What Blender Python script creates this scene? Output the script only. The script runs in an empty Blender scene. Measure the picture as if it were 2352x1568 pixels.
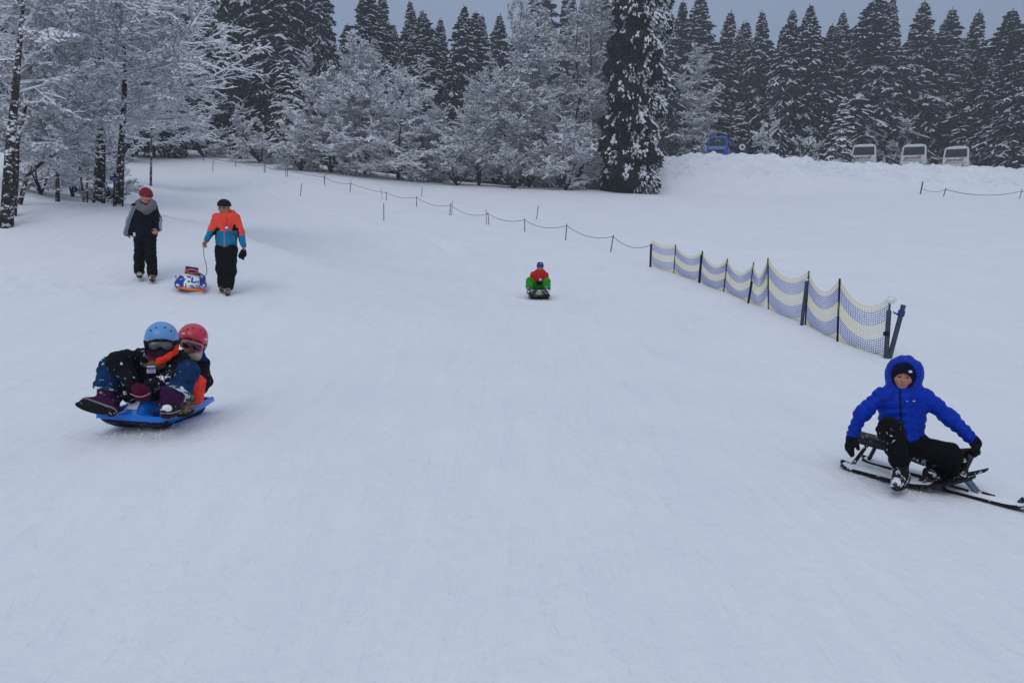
import bpy, math, random
import numpy as np
from mathutils import Vector, Matrix
rad = math.radians
D = bpy.data
SC = bpy.context.scene
COL = SC.collection

# ------------------------------------------------------------------ camera
CAMZ = 1.75
F = 1700.0                     # focal length in units of a picture 2352 wide
cam_d = D.cameras.new('camera'); cam = D.objects.new('camera', cam_d); COL.objects.link(cam)
cam_d.sensor_width = 36.0; cam_d.lens = 36.0 * F / 2352.0
cam_d.clip_start = 0.1; cam_d.clip_end = 2000
RM = np.array((Matrix.Rotation(rad(83), 3, 'X') @ Matrix.Rotation(rad(2.0), 3, 'Z')))
cam.matrix_world = Matrix.Translation((0, 0, CAMZ)) @ Matrix(RM.tolist()).to_4x4()
SC.camera = cam

# ------------------------------------------------------------------ world: overcast winter sky
world = D.worlds.new('World'); SC.world = world; world.use_nodes = True
nt = world.node_tree; nt.nodes.clear()
out = nt.nodes.new('ShaderNodeOutputWorld'); bg = nt.nodes.new('ShaderNodeBackground')
sky = nt.nodes.new('ShaderNodeTexSky'); sky.sky_type = 'NISHITA'; sky.sun_disc = False
SUN_EL, SUN_AZ = 48.0, 200.0
sky.sun_elevation = rad(SUN_EL); sky.sun_rotation = rad(SUN_AZ)
sky.air_density = 1.0; sky.dust_density = 2.0; sky.ozone_density = 2.0
tc = nt.nodes.new('ShaderNodeTexCoord'); sep = nt.nodes.new('ShaderNodeSeparateXYZ')
nt.links.new(tc.outputs['Generated'], sep.inputs[0])
cr = nt.nodes.new('ShaderNodeValToRGB'); cr.color_ramp.interpolation = 'LINEAR'
e = cr.color_ramp.elements
e[0].position = 0.0; e[0].color = (0.195, 0.25, 0.365, 1)      # cloud layer: darker at the horizon, brighter overhead
e[1].position = 1.0; e[1].color = (0.66, 0.74, 0.885, 1)
m_ = e.new(0.35); m_.color = (0.29, 0.36, 0.51, 1)
nt.links.new(sep.outputs['Z'], cr.inputs['Fac'])
sc10 = nt.nodes.new('ShaderNodeVectorMath'); sc10.operation = 'SCALE'; sc10.inputs['Scale'].default_value = 10.0
nt.links.new(cr.outputs['Color'], sc10.inputs[0])
mx = nt.nodes.new('ShaderNodeMix'); mx.data_type = 'RGBA'; mx.inputs['Factor'].default_value = 0.88
nt.links.new(sky.outputs['Color'], mx.inputs['A']); nt.links.new(sc10.outputs['Vector'], mx.inputs['B'])
nt.links.new(mx.outputs['Result'], bg.inputs['Color']); bg.inputs['Strength'].default_value = 0.1
nt.links.new(bg.outputs[0], out.inputs['Surface'])

sun_d = D.lights.new('sun', 'SUN'); sun_d.energy = 0.5; sun_d.angle = rad(35); sun_d.color = (1.0, 0.93, 0.86)
sun = D.objects.new('sun', sun_d); COL.objects.link(sun)
_az = rad(SUN_AZ); _el = rad(SUN_EL)
_dir = Vector((math.sin(_az) * math.cos(_el), math.cos(_az) * math.cos(_el), math.sin(_el)))
sun.rotation_euler = _dir.to_track_quat('Z', 'Y').to_euler()

SC.view_settings.view_transform = 'Standard'; SC.view_settings.look = 'None'
SC.view_settings.exposure = 0.25; SC.view_settings.gamma = 1.0; SC.view_settings.use_curve_mapping = False

# ------------------------------------------------------------------ small helpers
def P(u, v, Z):
    "point seen at (u, v) of a 2352-wide picture, Z metres in front of the camera"
    c = np.array([(u - 1176.0) / F * Z, -(v - 784.0) / F * Z, -Z])
    return RM @ c + np.array([0, 0, CAMZ])
def PROJ(p):
    c = RM.T @ (np.asarray(p, float).T - np.array([[0], [0], [CAMZ]]) if np.ndim(p) == 2 else np.asarray(p, float) - np.array([0, 0, CAMZ]))
    return 1176.0 + c[0] / -c[2] * F, 784.0 - c[1] / -c[2] * F, -c[2]
class View:
    def __init__(s, ox, oy, sc, Z): s.ox, s.oy, s.sc, s.Z = ox, oy, sc, Z
    def __call__(s, cx, cy, dz=0.0): return P(s.ox + cx * s.sc, s.oy + cy * s.sc, s.Z + dz)
    def inv(s, pts):
        u, v, z = PROJ(pts); return (u - s.ox) / s.sc, (v - s.oy) / s.sc
    def m(s, c): return c * s.sc * s.Z / F        # crop pixels -> metres
def lin(c):
    c = c / 255.0
    return c / 12.92 if c <= 0.04045 else ((c + 0.055) / 1.055) ** 2.4
LF = (0.57, 0.66, 0.83)
def A(r, g, b, k=0.82):
    "surface colour whose look in this light is about (r, g, b)"
    return tuple(min(0.92, lin(x) / f * k) for x, f in zip((r, g, b), LF))

def norm(v):
    v = np.asarray(v, float); return v / (np.linalg.norm(v, axis=-1, keepdims=True) + 1e-12)
def tocam(p, yaw=0.0, up=0.0):
    'direction from p towards the photographer, turned by yaw (towards the right of the picture)'
    d = norm(np.array([-p[0], -p[1], 0.0])); c, s = math.cos(yaw), math.sin(yaw)
    return norm(np.array([d[0] * c - d[1] * s, d[0] * s + d[1] * c, up]))
def hash2(i, j, s=0):
    h = np.sin(i * 127.1 + j * 311.7 + s * 74.7) * 43758.5453
    return h - np.floor(h)
def vnoise(x, y, s=0):
    xi, yi = np.floor(x), np.floor(y); fx, fy = x - xi, y - yi
    fx = fx * fx * (3 - 2 * fx); fy = fy * fy * (3 - 2 * fy)
    a = hash2(xi, yi, s); b = hash2(xi + 1, yi, s); c = hash2(xi, yi + 1, s); d = hash2(xi + 1, yi + 1, s)
    return (a * (1 - fx) + b * fx) * (1 - fy) + (c * (1 - fx) + d * fx) * fy - 0.5

# ------------------------------------------------------------------ materials
def mat(name, col, rough=0.8, noise=0.0, nscale=8.0, bump=0.0, bscale=60.0, metallic=0.0, sheen=0.0, coat=0.0,
        specks=0.0, speck_scale=30.0, speck_col=(0.8, 0.84, 0.9), alpha=None, sss=0.0, stretch=None):
    m = D.materials.new(name); m.use_nodes = True
    t = m.node_tree; b = t.nodes['Principled BSDF']
    b.inputs['Roughness'].default_value = rough; b.inputs['Metallic'].default_value = metallic
    b.inputs['Base Color'].default_value = (*col, 1)
    b.inputs['Specular IOR Level'].default_value = 0.12 if rough >= 0.45 else 0.3
    if coat: b.inputs['Coat Weight'].default_value = coat
    if alpha is not None: b.inputs['Alpha'].default_value = alpha
    co = t.nodes.new('ShaderNodeTexCoord').outputs['Object']
    if stretch:
        mp = t.nodes.new('ShaderNodeMapping'); mp.inputs['Scale'].default_value = stretch
        t.links.new(co, mp.inputs['Vector']); co = mp.outputs['Vector']
    src = None
    if noise:
        n = t.nodes.new('ShaderNodeTexNoise'); n.inputs['Scale'].default_value = nscale; n.inputs['Detail'].default_value = 5
        t.links.new(co, n.inputs['Vector'])
        mr = t.nodes.new('ShaderNodeMapRange'); mr.inputs['From Min'].default_value = 0.3; mr.inputs['From Max'].default_value = 0.7
        mr.inputs['To Min'].default_value = 1 - noise; mr.inputs['To Max'].default_value = 1 + noise
        t.links.new(n.outputs['Fac'], mr.inputs['Value'])
        vm = t.nodes.new('ShaderNodeVectorMath'); vm.operation = 'SCALE'; vm.inputs[0].default_value = col
        t.links.new(mr.outputs['Result'], vm.inputs['Scale']); src = vm.outputs['Vector']
    if specks:
        n = t.nodes.new('ShaderNodeTexNoise'); n.inputs['Scale'].default_value = speck_scale; n.inputs['Detail'].default_value = 3
        n.inputs['Roughness'].default_value = 0.7
        t.links.new(co, n.inputs['Vector'])
        n2 = t.nodes.new('ShaderNodeTexNoise'); n2.inputs['Scale'].default_value = speck_scale * 0.13; n2.inputs['Detail'].default_value = 2
        t.links.new(co, n2.inputs['Vector'])
        ad = t.nodes.new('ShaderNodeMath'); ad.operation = 'MULTIPLY_ADD'; ad.inputs[1].default_value = 0.5
        t.links.new(n2.outputs['Fac'], ad.inputs[0]); t.links.new(n.outputs['Fac'], ad.inputs[2])
        mr = t.nodes.new('ShaderNodeMapRange'); th = 1.0 - specks
        mr.inputs['From Min'].default_value = th; mr.inputs['From Max'].default_value = th + 0.04
        t.links.new(ad.outputs[0], mr.inputs['Value'])
        mi = t.nodes.new('ShaderNodeMix'); mi.data_type = 'RGBA'
        t.links.new(mr.outputs['Result'], mi.inputs['Factor'])
        if src: t.links.new(src, mi.inputs['A'])
        else: mi.inputs['A'].default_value = (*col, 1)
        mi.inputs['B'].default_value = (*speck_col, 1); src = mi.outputs['Result']
    if src: t.links.new(src, b.inputs['Base Color'])
    if bump:
        n = t.nodes.new('ShaderNodeTexNoise'); n.inputs['Scale'].default_value = bscale; n.inputs['Detail'].default_value = 4
        t.links.new(co, n.inputs['Vector'])
        bp = t.nodes.new('ShaderNodeBump'); bp.inputs['Strength'].default_value = bump; bp.inputs['Distance'].default_value = 0.01
        t.links.new(n.outputs['Fac'], bp.inputs['Height']); t.links.new(bp.outputs['Normal'], b.inputs['Normal'])
    return m

# ------------------------------------------------------------------ objects
def link(name, me, mats=(), parent=None, loc=None):
    o = D.objects.new(name, me); COL.objects.link(o)
    for m in mats: me.materials.append(m)
    if parent is not None: o.parent = parent
    if loc is not None: o.location = loc
    return o
def npmesh(name, verts, faces, midx=None, smooth=False):
    "verts (n,3); faces: (m,k) array or list of such arrays"
    me = D.meshes.new(name)
    if not isinstance(faces, (list, tuple)): faces = [faces]
    faces = [np.asarray(f, np.int32) for f in faces if len(f)]
    verts = np.asarray(verts, np.float32)
    nf = sum(len(f) for f in faces); nl = sum(f.size for f in faces)
    me.vertices.add(len(verts)); me.vertices.foreach_set('co', verts.ravel())
    me.loops.add(nl); me.loops.foreach_set('vertex_index', np.concatenate([f.ravel() for f in faces]))
    me.polygons.add(nf)
    tot = np.concatenate([np.full(len(f), f.shape[1], np.int32) for f in faces])
    st = np.concatenate([[0], np.cumsum(tot)[:-1]]).astype(np.int32)
    me.polygons.foreach_set('loop_start', st)
    try: me.polygons.foreach_set('loop_total', tot)
    except Exception: pass
    if midx is not None: me.polygons.foreach_set('material_index', np.asarray(midx, np.int32))
    me.polygons.foreach_set('use_smooth', np.full(nf, smooth))
    me.update(calc_edges=True)
    return me
def tag(o, label=None, cat=None, group=None, kind=None):
    if label: o['label'] = label
    if cat: o['category'] = cat
    if group: o['group'] = group
    if kind: o['kind'] = kind
    return o
def empty(name, loc, rz=0.0, scale=None):
    o = D.objects.new(name, None); COL.objects.link(o); o.location = loc; o.rotation_euler = (0, 0, rz)
    o.empty_display_size = 0.1
    if scale is not None: o.scale = scale
    return o
def kids(o): return [c for c in D.objects if c.parent is o]
def copy_tree(o, parent=None, ch=None):
    c = o.copy(); COL.objects.link(c)
    if parent is not None: c.parent = parent
    for k in (ch if ch is not None else kids(o)): copy_tree(k, c)
    return c

class MB:
    "collects simple closed shapes into one mesh"
    def __init__(s): s.v = []; s.f = []; s.n = 0; s.m = []
    def add(s, verts, faces, m=0):
        verts = [tuple(map(float, p)) for p in verts]
        s.v += verts; s.f += [tuple(i + s.n for i in f) for f in faces]; s.n += len(verts); s.m += [m] * len(faces)
    def box(s, c, sx, sy, sz, ax=None, m=0, taper=(1, 1)):
        c = np.asarray(c, float); ax = np.eye(3) if ax is None else np.asarray(ax, float)
        vs = []
        for k in (-1, 1):
            tx, ty = (1, 1) if k < 0 else taper
            for i, j in ((-1, -1), (1, -1), (1, 1), (-1, 1)):
                vs.append(c + ax[0] * i * sx / 2 * tx + ax[1] * j * sy / 2 * ty + ax[2] * k * sz / 2)
        s.add(vs, [(3, 2, 1, 0), (4, 5, 6, 7), (0, 1, 5, 4), (1, 2, 6, 5), (2, 3, 7, 6), (3, 0, 4, 7)], m)
    def tube(s, pts, r, n=8, m=0, cap=True, flat=1.0, up=(0, 0, 1)):
        pts = np.asarray(pts, float); k = len(pts)
        r = np.full(k, r) if np.isscalar(r) else np.asarray(r, float)
        T = norm(np.gradient(pts, axis=0)) if k > 2 else norm(np.tile(pts[-1] - pts[0], (k, 1)))
        upv = np.asarray(up, float)
        if abs(np.dot(T[0], norm(upv))) > 0.95: upv = np.array([1.0, 0.2, 0])
        vs = []
        for i in range(k):
            a = norm(np.cross(T[i], upv)); b = np.cross(a, T[i])
            for q in range(n):
                t = 2 * math.pi * q / n + math.pi / n
                vs.append(pts[i] + (a * math.cos(t) + b * math.sin(t) * flat) * r[i])
        fs = []
        for i in range(k - 1):
            for q in range(n):
                q2 = (q + 1) % n; fs.append((i * n + q, i * n + q2, (i + 1) * n + q2, (i + 1) * n + q))
        if cap: fs.append(tuple(range(n))[::-1]); fs.append(tuple((k - 1) * n + q for q in range(n)))
        s.add(vs, fs, m)
    def sphere(s, c, r, n=10, m=0, sc=(1, 1, 1), ax=None):
        c = np.asarray(c, float); ax = np.eye(3) if ax is None else np.asarray(ax, float); sc = np.asarray(sc, float)
        h = n // 2 + 1; vs = [c + ax[2] * r * sc[2]]
        for i in range(1, h):
            a = math.pi * i / h
            for q in range(n):
                t = 2 * math.pi * q / n
                l = np.array([math.sin(a) * math.cos(t), math.sin(a) * math.sin(t), math.cos(a)]) * r * sc
                vs.append(c + ax[0] * l[0] + ax[1] * l[1] + ax[2] * l[2])
        vs.append(c - ax[2] * r * sc[2]); last = len(vs) - 1
        fs = [(0, 1 + q, 1 + (q + 1) % n) for q in range(n)]
        for i in range(h - 2):
            for q in range(n):
                q2 = (q + 1) % n; a0 = 1 + i * n; fs.append((a0 + q, a0 + n + q, a0 + n + q2, a0 + q2))
        a0 = 1 + (h - 2) * n
        fs += [(a0 + (q + 1) % n, a0 + q, last) for q in range(n)]
        s.add(vs, fs, m)
    def build(s, name, mats, parent=None, base=None, smooth=False):
        if not isinstance(mats, (list, tuple)): mats = [mats]
        v = np.asarray(s.v, float)
        if base is not None: v = v - np.asarray(base)
        me = D.meshes.new(name); me.from_pydata(v.tolist(), [], s.f)
        me.polygons.foreach_set('material_index', s.m); me.polygons.foreach_set('use_smooth', [smooth] * len(s.f)); me.update()
        return link(name, me, mats, parent)
# ------------------------------------------------------------------ terrain
CTRL = [  # (u, v, distance): where the snow surface is
 (1176,1568,3.0),(0,1568,3.0),(2352,1568,2.95),(1176,1250,4.25),(100,1250,4.2),(2352,1300,4.1),
 (382,985,5.9),(250,990,6.0),(470,930,7.0),(2100,1135,5.3),(2300,1160,5.1),(1940,1085,5.7),
 (520,677,12.0),(350,643,12.4),(440,668,11.9),(1238,687,16.5),(1176,788,11.0),(700,800,9.2),(800,690,12.8),
 (2035,822,11.0),(1494,611,22.0),(1850,745,13.2),(1640,670,17.0),(1404,578,25.0),(1300,552,28.0),(1204,532,32.0),(1120,515,36.0),(1035,493,40.0),
 (957,474,44.0),(885,458,48.0),(745,425,52.0),(608,396,57.0),(490,388,60.0),(350,356,70.0),
 (1900,640,20.0),(2352,810,11.8),(2352,600,24.0),(2352,457,56.0),(2115,445,58.0),(2170,451,57.0),(1500,445,62.0),(1800,450,64.0),(1900,520,38.0),(1600,520,37.0),
 (0,800,9.0),(0,600,13.2),(150,560,14.3),(0,468,16.0),(100,462,17.0),(-300,470,16.0),
 (250,466,18.0),(300,474,17.6),(368,490,17.0),(420,500,17.0),(485,512,17.0),
 (250,495,24.0),(368,510,23.0),(100,450,25.0),(0,440,24.0),(430,470,36.0),(400,430,48.0),(400,380,62.0),(400,350,72.0),(200,400,42.0),(100,372,46.0),(0,350,50.0),
 (850,560,23.0),(700,520,27.0),(1000,590,23.0),(560,560,18.5),
 (1000,423,60.0),(1176,432,60.0),(1350,437,60.0),(800,402,62.0),(640,380,66.0),(480,356,72.0),(320,338,78.0),(100,330,80.0),
]
_cp = [P(*c) for c in CTRL]
def _wz(u, v, Z, x, y, dz=0.0):
    return (x, y, P(u, v, Z)[2] + dz)
_cp += [np.array(q) for q in [(-3,0.5,0.12),(3,0.5,-0.05),(0,-6,0.0),(-14,-4,0.5),(14,-4,-0.2),(-20,8,1.2),(16,8,0.2)]]
_cp += [np.array(_wz(1176,432,60,0,100,1.5)), np.array(_wz(320,338,78,-50,105,1.5)), np.array(_wz(1176,432,60,45,110,0.6)), np.array(_wz(320,338,78,-90,70,0.0)),
        np.array(_wz(1176,432,60,80,70,0.0)), np.array(_wz(1176,432,60,0,170,3.0)), np.array(_wz(1176,432,60,90,160,2)), np.array(_wz(320,338,78,-100,160,3))]
_cp = np.array(_cp)
S_ = 20.0
def _kern(d2): return np.where(d2 > 1e-12, 0.5 * d2 * np.log(d2 + 1e-12), 0.0)
def _tps():
    X = _cp[:, :2] / S_; n = len(X)
    d2 = ((X[:, None] - X[None]) ** 2).sum(-1)
    K = _kern(d2) + np.eye(n) * 0.0006
    Pm = np.c_[np.ones(n), X]
    M = np.block([[K, Pm], [Pm.T, np.zeros((3, 3))]])
    return np.linalg.solve(M, np.r_[_cp[:, 2], np.zeros(3)])
_w = _tps()
def base_h(x, y):
    sh = np.shape(x); q = np.stack([np.ravel(x), np.ravel(y)], -1) / S_; X = _cp[:, :2] / S_; n = len(X)
    outv = np.empty(len(q))
    for i in range(0, len(q), 20000):
        c = q[i:i + 20000]
        d2 = ((c[:, None] - X[None]) ** 2).sum(-1)
        outv[i:i + 20000] = _kern(d2) @ _w[:n] + _w[n] + c @ _w[n + 1:]
    return outv.reshape(sh)
# ploughed snow bank on the right, with the coach park behind it
BANK_Y = 70.0
_bu = [(1440,352),(1500,357),(1560,354),(1650,355),(1750,356),(1830,363),(1900,373),(1980,376),(2100,379),(2250,380),(2352,390),(2600,402),(2900,420)]
_bp = np.array([P(u, v, 70.0) for u, v in _bu])
def sstep(t): t = np.clip(t, 0, 1); return t * t * (3 - 2 * t)
def bank(x, y, z):
    zc = np.interp(x, _bp[:, 0], _bp[:, 2]); yc = BANK_Y - 1.2 + 0.8 * vnoise(x * 0.15, y * 0, 3)
    yf = 61.5 + 1.2 * vnoise(x * 0.12, y * 0, 5)
    side = sstep((x - 9.5) / 3.5)
    t = (y - yf) / (yc - yf)
    up = np.where(t < 1, sstep(t) ** 0.8, 1.0)
    lump = (vnoise(x * 0.7, y * 0.7, 1) * 0.5 + vnoise(x * 1.7, y * 1.7, 2) * 0.42 + vnoise(x * 4, y * 4, 6) * 0.2) * np.clip(t, 0, 1) * np.where(y > yc + 4, 0.15, 1)
    back = sstep((y - yc - 0.8) / 2.6)
    zt = (zc - 0.60 - 1.15 * back) + lump * 0.9
    return z + (zt - z) * up * side
TRACKS = [([(455,372,62),(560,400,55),(680,440,42),(780,478,36),(850,505,32),(950,530,28),(1050,556,24)], 0.10, 0.22),
          ([(600,395,58),(700,410,55),(820,430,49),(900,452,46),(985,470,42),(1050,500,38),(1180,525,33),(1300,556,28)], 0.07, 0.18),
          ([(340,985,5.95),(480,922,7.0),(640,850,8.7),(860,775,11.5),(1100,730,14)], 0.016, 0.16),
          ([(2110,1138,5.3),(1930,1076,5.7),(1700,1010,6.5),(1500,925,7.8),(1400,850,9.5),(1340,760,12)], 0.014, 0.10),
          ([(1238,690,16.4),(1243,660,18),(1225,620,22),(1180,585,26)], 0.02, 0.22)]
_tr = [(np.array([P(*p)[:2] for p in t]), d, w) for t, d, w in TRACKS]
_rough = [(np.array([P(*p)[:2] for p in t]), w) for t, w in (([(400,505,17.2),(480,520,17.0),(560,548,17.5)], 0.5), ([(0,620,12.6),(90,640,12.0),(200,660,11.6)], 0.7), ([(2300,560,30),(2352,565,29)], .4))]
def seg_dist(x, y, pl):
    best = np.full(np.shape(x), 1e9)
    for a, b in zip(pl[:-1], pl[1:]):
        ab = b - a; t = np.clip(((x - a[0]) * ab[0] + (y - a[1]) * ab[1]) / (ab @ ab), 0, 1)
        best = np.minimum(best, np.hypot(x - a[0] - t * ab[0], y - a[1] - t * ab[1]))
    return best
def detail(x, y):
    z = vnoise(x * 0.35, y * 0.35, 7) * 0.10 + vnoise(x * 0.9, y * 0.9, 8) * 0.035
    near = np.clip(1.3 - y / 30, 0.15, 1)
    z += (vnoise(x * 3.1, y * 2.1, 9) * 0.022 + vnoise(x * 8, y * 5, 10) * 0.010) * near
    for pl_, w_ in _rough:
        z += (np.maximum(vnoise(x * 4.2, y * 4.2, 18), -0.1) * 0.14 + vnoise(x * 9, y * 9, 19) * 0.05) * np.exp(-(seg_dist(x, y, pl_) / w_) ** 2)
    for pl, d, w in _tr:
        if d > 0:
            ds = seg_dist(x, y, pl)
            z -= d * np.exp(-(ds / w) ** 2) * (0.7 + 1.2 * vnoise(x * 1.5, y * 1.5, 12))
            z += d * 0.5 * np.exp(-((ds - 2.2 * w) / w) ** 2)
    return z
def ground(x, y):
    x = np.asarray(x, float); y = np.asarray(y, float)
    z = base_h(x, y) + detail(x, y) * np.clip((y - 2) / 3, 0.25, 1)
    return bank(x, y, z)
def gz(x, y): return float(ground(np.array([x]), np.array([y]))[0])
def G(u, v, zmin=2.5, zmax=140.0):
    "where the line of sight through (u, v) meets the snow"
    Z = np.geomspace(zmin, zmax, 500)
    pts = np.array([P(u, v, z) for z in Z]); g = ground(pts[:, 0], pts[:, 1])
    s = pts[:, 2] - g; i = np.argmax(s < 0)
    if not (s < 0).any(): i = len(Z) - 1
    i = max(i, 1); t = s[i - 1] / (s[i - 1] - s[i] + 1e-9)
    return pts[i - 1] * (1 - t) + pts[i] * t
def on(p): return np.array([p[0], p[1], gz(p[0], p[1])])

def snow_ground_mat():
    m = D.materials.new('packed_snow'); m.use_nodes = True; t = m.node_tree; b = t.nodes['Principled BSDF']
    b.inputs['Roughness'].default_value = 0.75; b.inputs['Specular IOR Level'].default_value = 0.25
    g = t.nodes.new('ShaderNodeNewGeometry')
    def noise(scale, det, stretch=(1, 1, 1), rot=0.0, rough=0.55, dist=0.0):
        mp = t.nodes.new('ShaderNodeMapping'); mp.inputs['Scale'].default_value = stretch; mp.inputs['Rotation'].default_value = (0, 0, rot)
        n = t.nodes.new('ShaderNodeTexNoise'); n.inputs['Scale'].default_value = scale; n.inputs['Detail'].default_value = det
        n.inputs['Roughness'].default_value = rough; n.inputs['Distortion'].default_value = dist
        t.links.new(g.outputs['Position'], mp.inputs[0]); t.links.new(mp.outputs[0], n.inputs['Vector']); return n.outputs['Fac']
    big = noise(0.6, 4); fine = noise(14, 6, rough=0.65)
    streak = noise(2.2, 5, (3.0, 0.35, 1), 0.25, dist=0.6)
    streak2 = noise(3.2, 4, (3.4, 0.4, 1), -0.75, dist=0.4)
    def mul(a, k):
        n = t.nodes.new('ShaderNodeMath'); n.operation = 'MULTIPLY'; n.inputs[1].default_value = k; t.links.new(a, n.inputs[0]); return n.outputs[0]
    def add(a, c):
        n = t.nodes.new('ShaderNodeMath'); n.operation = 'ADD'; t.links.new(a, n.inputs[0]); t.links.new(c, n.inputs[1]); return n.outputs[0]
    dim = noise(5.5, 3, (1.0, 0.6, 1), 0.1, rough=0.5, dist=1.2)
    hgt = add(add(add(mul(fine, 0.26), mul(dim, 0.45)), mul(streak, 0.5)), add(mul(streak2, 0.35), mul(big, 0.9)))
    bp = t.nodes.new('ShaderNodeBump'); bp.inputs['Strength'].default_value = 0.85; bp.inputs['Distance'].default_value = 0.05
    t.links.new(hgt, bp.inputs['Height']); t.links.new(bp.outputs['Normal'], b.inputs['Normal'])
    # slightly icier, greyer patches where sledges have polished the snow
    pat = add(mul(big, 0.55), mul(streak, 0.45))
    mr = t.nodes.new('ShaderNodeMapRange'); mr.inputs['From Min'].default_value = 0.35; mr.inputs['From Max'].default_value = 0.65
    t.links.new(pat, mr.inputs['Value'])
    mi = t.nodes.new('ShaderNodeMix'); mi.data_type = 'RGBA'
    mi.inputs['A'].default_value = (0.81, 0.835, 0.86, 1); mi.inputs['B'].default_value = (0.885, 0.892, 0.90, 1)
    t.links.new(mr.outputs[0], mi.inputs['Factor']); t.links.new(mi.outputs['Result'], b.inputs['Base Color'])
    return m
def build_ground():
    ny, nx = 1000, 820
    a0 = -16.0
    yy = a0 + np.geomspace(8.0, 260.0, ny)
    tt = np.linspace(-1.25, 1.25, nx)
    Y = np.repeat(yy[:, None], nx, 1); X = (Y - a0) * tt[None, :]
    Z = ground(X, Y)
    v = np.stack([X, Y, Z], -1).reshape(-1, 3)
    i = np.arange(ny - 1)[:, None] * nx + np.arange(nx - 1)[None]
    f = np.stack([i, i + 1, i + 1 + nx, i + nx], -1).reshape(-1, 4)
    o = link('snow_field', npmesh('snow_field', v, f, smooth=True), [snow_ground_mat()])
    tag(o, 'packed white snow of the sledging slope', None, kind='structure')
    # far ground out to the horizon, under the forest
    mb = MB(); zf = 4.0
    mb.add([(-1500, 235, zf + 2), (1500, 235, zf), (1500, 1800, zf + 20), (-1500, 1800, zf + 20)], [(0, 1, 2, 3)])
    mb.add([(-1500, -1200, -40), (1500, -1200, -40), (1500, 235, zf-8), (-1500, 235, zf-8)], [(0, 1, 2, 3)])
    o = mb.build('far_snow_field', mat('far_snow', (0.82, 0.84, 0.87), 0.8)); tag(o, kind='structure')
build_ground()
def build_bank():
    xs = np.arange(8.5, 72, 0.13); ys = np.arange(61.0, 72.5, 0.13)
    X, Y = np.meshgrid(xs, ys, indexing='ij'); Z = ground(X, Y); t = np.clip((Y - 62) / 3.5, 0, 1) * np.clip((72.3 - Y) / 1.0, 0, 1) * np.clip((X - 9) / 3, 0, 1)
    c = np.maximum(vnoise(X * 2.1, Y * 2.1, 14), 0) * 0.34 + np.maximum(vnoise(X * 4.3, Y * 4.3, 15), 0) * 0.26 + vnoise(X * 0.9, Y * 0.9, 17) * .12
    Z = Z + c * t * (0.25 + 0.65 * np.clip((Y - 63) / 5, 0, 1)) + 0.05 * t - 0.10 * (1 - t)
    n, m = X.shape; v = np.stack([X, Y, Z], -1).reshape(-1, 3); i = np.arange(n - 1)[:, None] * m + np.arange(m - 1)[None]
    o = link('snow_bank', npmesh('snow_bank', v, np.stack([i, i + m, i + m + 1, i + 1], -1).reshape(-1, 4), smooth=True), [mat('ploughed_snow', (0.82, 0.84, 0.865), 0.8, noise=0.07, nscale=0.8, bump=1.0, bscale=3.0, specks=0.17, speck_scale=2.4, speck_col=(0.70, 0.72, 0.75))])
    tag(o, 'ploughed lumpy snow bank in front of the coaches', kind='structure')
build_bank()
# ------------------------------------------------------------------ trees
M_SNOW = mat('tree_snow', (0.88, 0.90, 0.92), 0.8)
M_DUST = mat('snow_dusted_needles', (0.68, 0.71, 0.76), 0.85, noise=0.25, nscale=2.0)
M_NEEDLE = mat('dark_needles', (0.022, 0.031, 0.030), 0.9, noise=0.5, nscale=1.5)
M_TWIG = mat('grey_brown_twigs', (0.30, 0.305, 0.325), 0.9)
M_FTWIG = mat('rime_coated_twigs', (0.32, 0.335, 0.36), 0.9)
M_BARK = mat('snow_flecked_bark', (0.050, 0.042, 0.036), 0.9, noise=0.5, nscale=10, specks=0.205, speck_scale=9, speck_col=(0.75, 0.78, 0.82), bump=0.8, bscale=20, stretch=(1, 1, 1.6))
M_BARKD = mat('dark_bark', (0.030, 0.026, 0.024), 0.9, noise=0.5, nscale=12)

def prisms(A_, B_, wa, wb, ta, tb, ba, bb, mask):
    "snow-topped prisms from points A to B: half width w, snow height t above, dark depth b below"
    n = len(A_)
    d = norm(B_ - A_); up = np.array([0, 0, 1.0])
    s = np.cross(d, up); ln = np.linalg.norm(s, axis=1, keepdims=True); s = np.where(ln > 0.15, s / (ln + 1e-9), np.array([1.0, 0, 0]))
    nrm = np.cross(s, d)
    nrm = norm(np.where(ln > 0.5, nrm * 0.5 + up * 0.5, nrm))
    V = np.empty((n, 8, 3))
    for k, (p, w, t, b) in enumerate(((A_, wa, ta, ba), (B_, wb, tb, bb))):
        w = np.broadcast_to(w, n)[:, None]; t = np.broadcast_to(t, n)[:, None]; b = np.broadcast_to(b, n)[:, None]
        V[:, k * 4 + 0] = p - s * w; V[:, k * 4 + 1] = p + nrm * t; V[:, k * 4 + 2] = p + s * w; V[:, k * 4 + 3] = p - nrm * b
    base = (np.arange(n) * 8)[:, None]
    fs = []
    for i in range(4):
        j = (i + 1) % 4; fs.append(np.array([i, j, j + 4, i + 4])[None] + base)
    faces = np.concatenate(fs); z = np.zeros(n, int); mk = mask.astype(int)
    return V.reshape(-1, 3), faces, np.concatenate([mk, mk, z, z])
def merge(parts):
    v = []; f = []; m = []; n = 0
    for a, b, c in parts:
        v.append(a); f.append(b + n); m.append(c); n += len(a)
    return np.concatenate(v), np.concatenate(f), np.concatenate(m)

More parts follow.
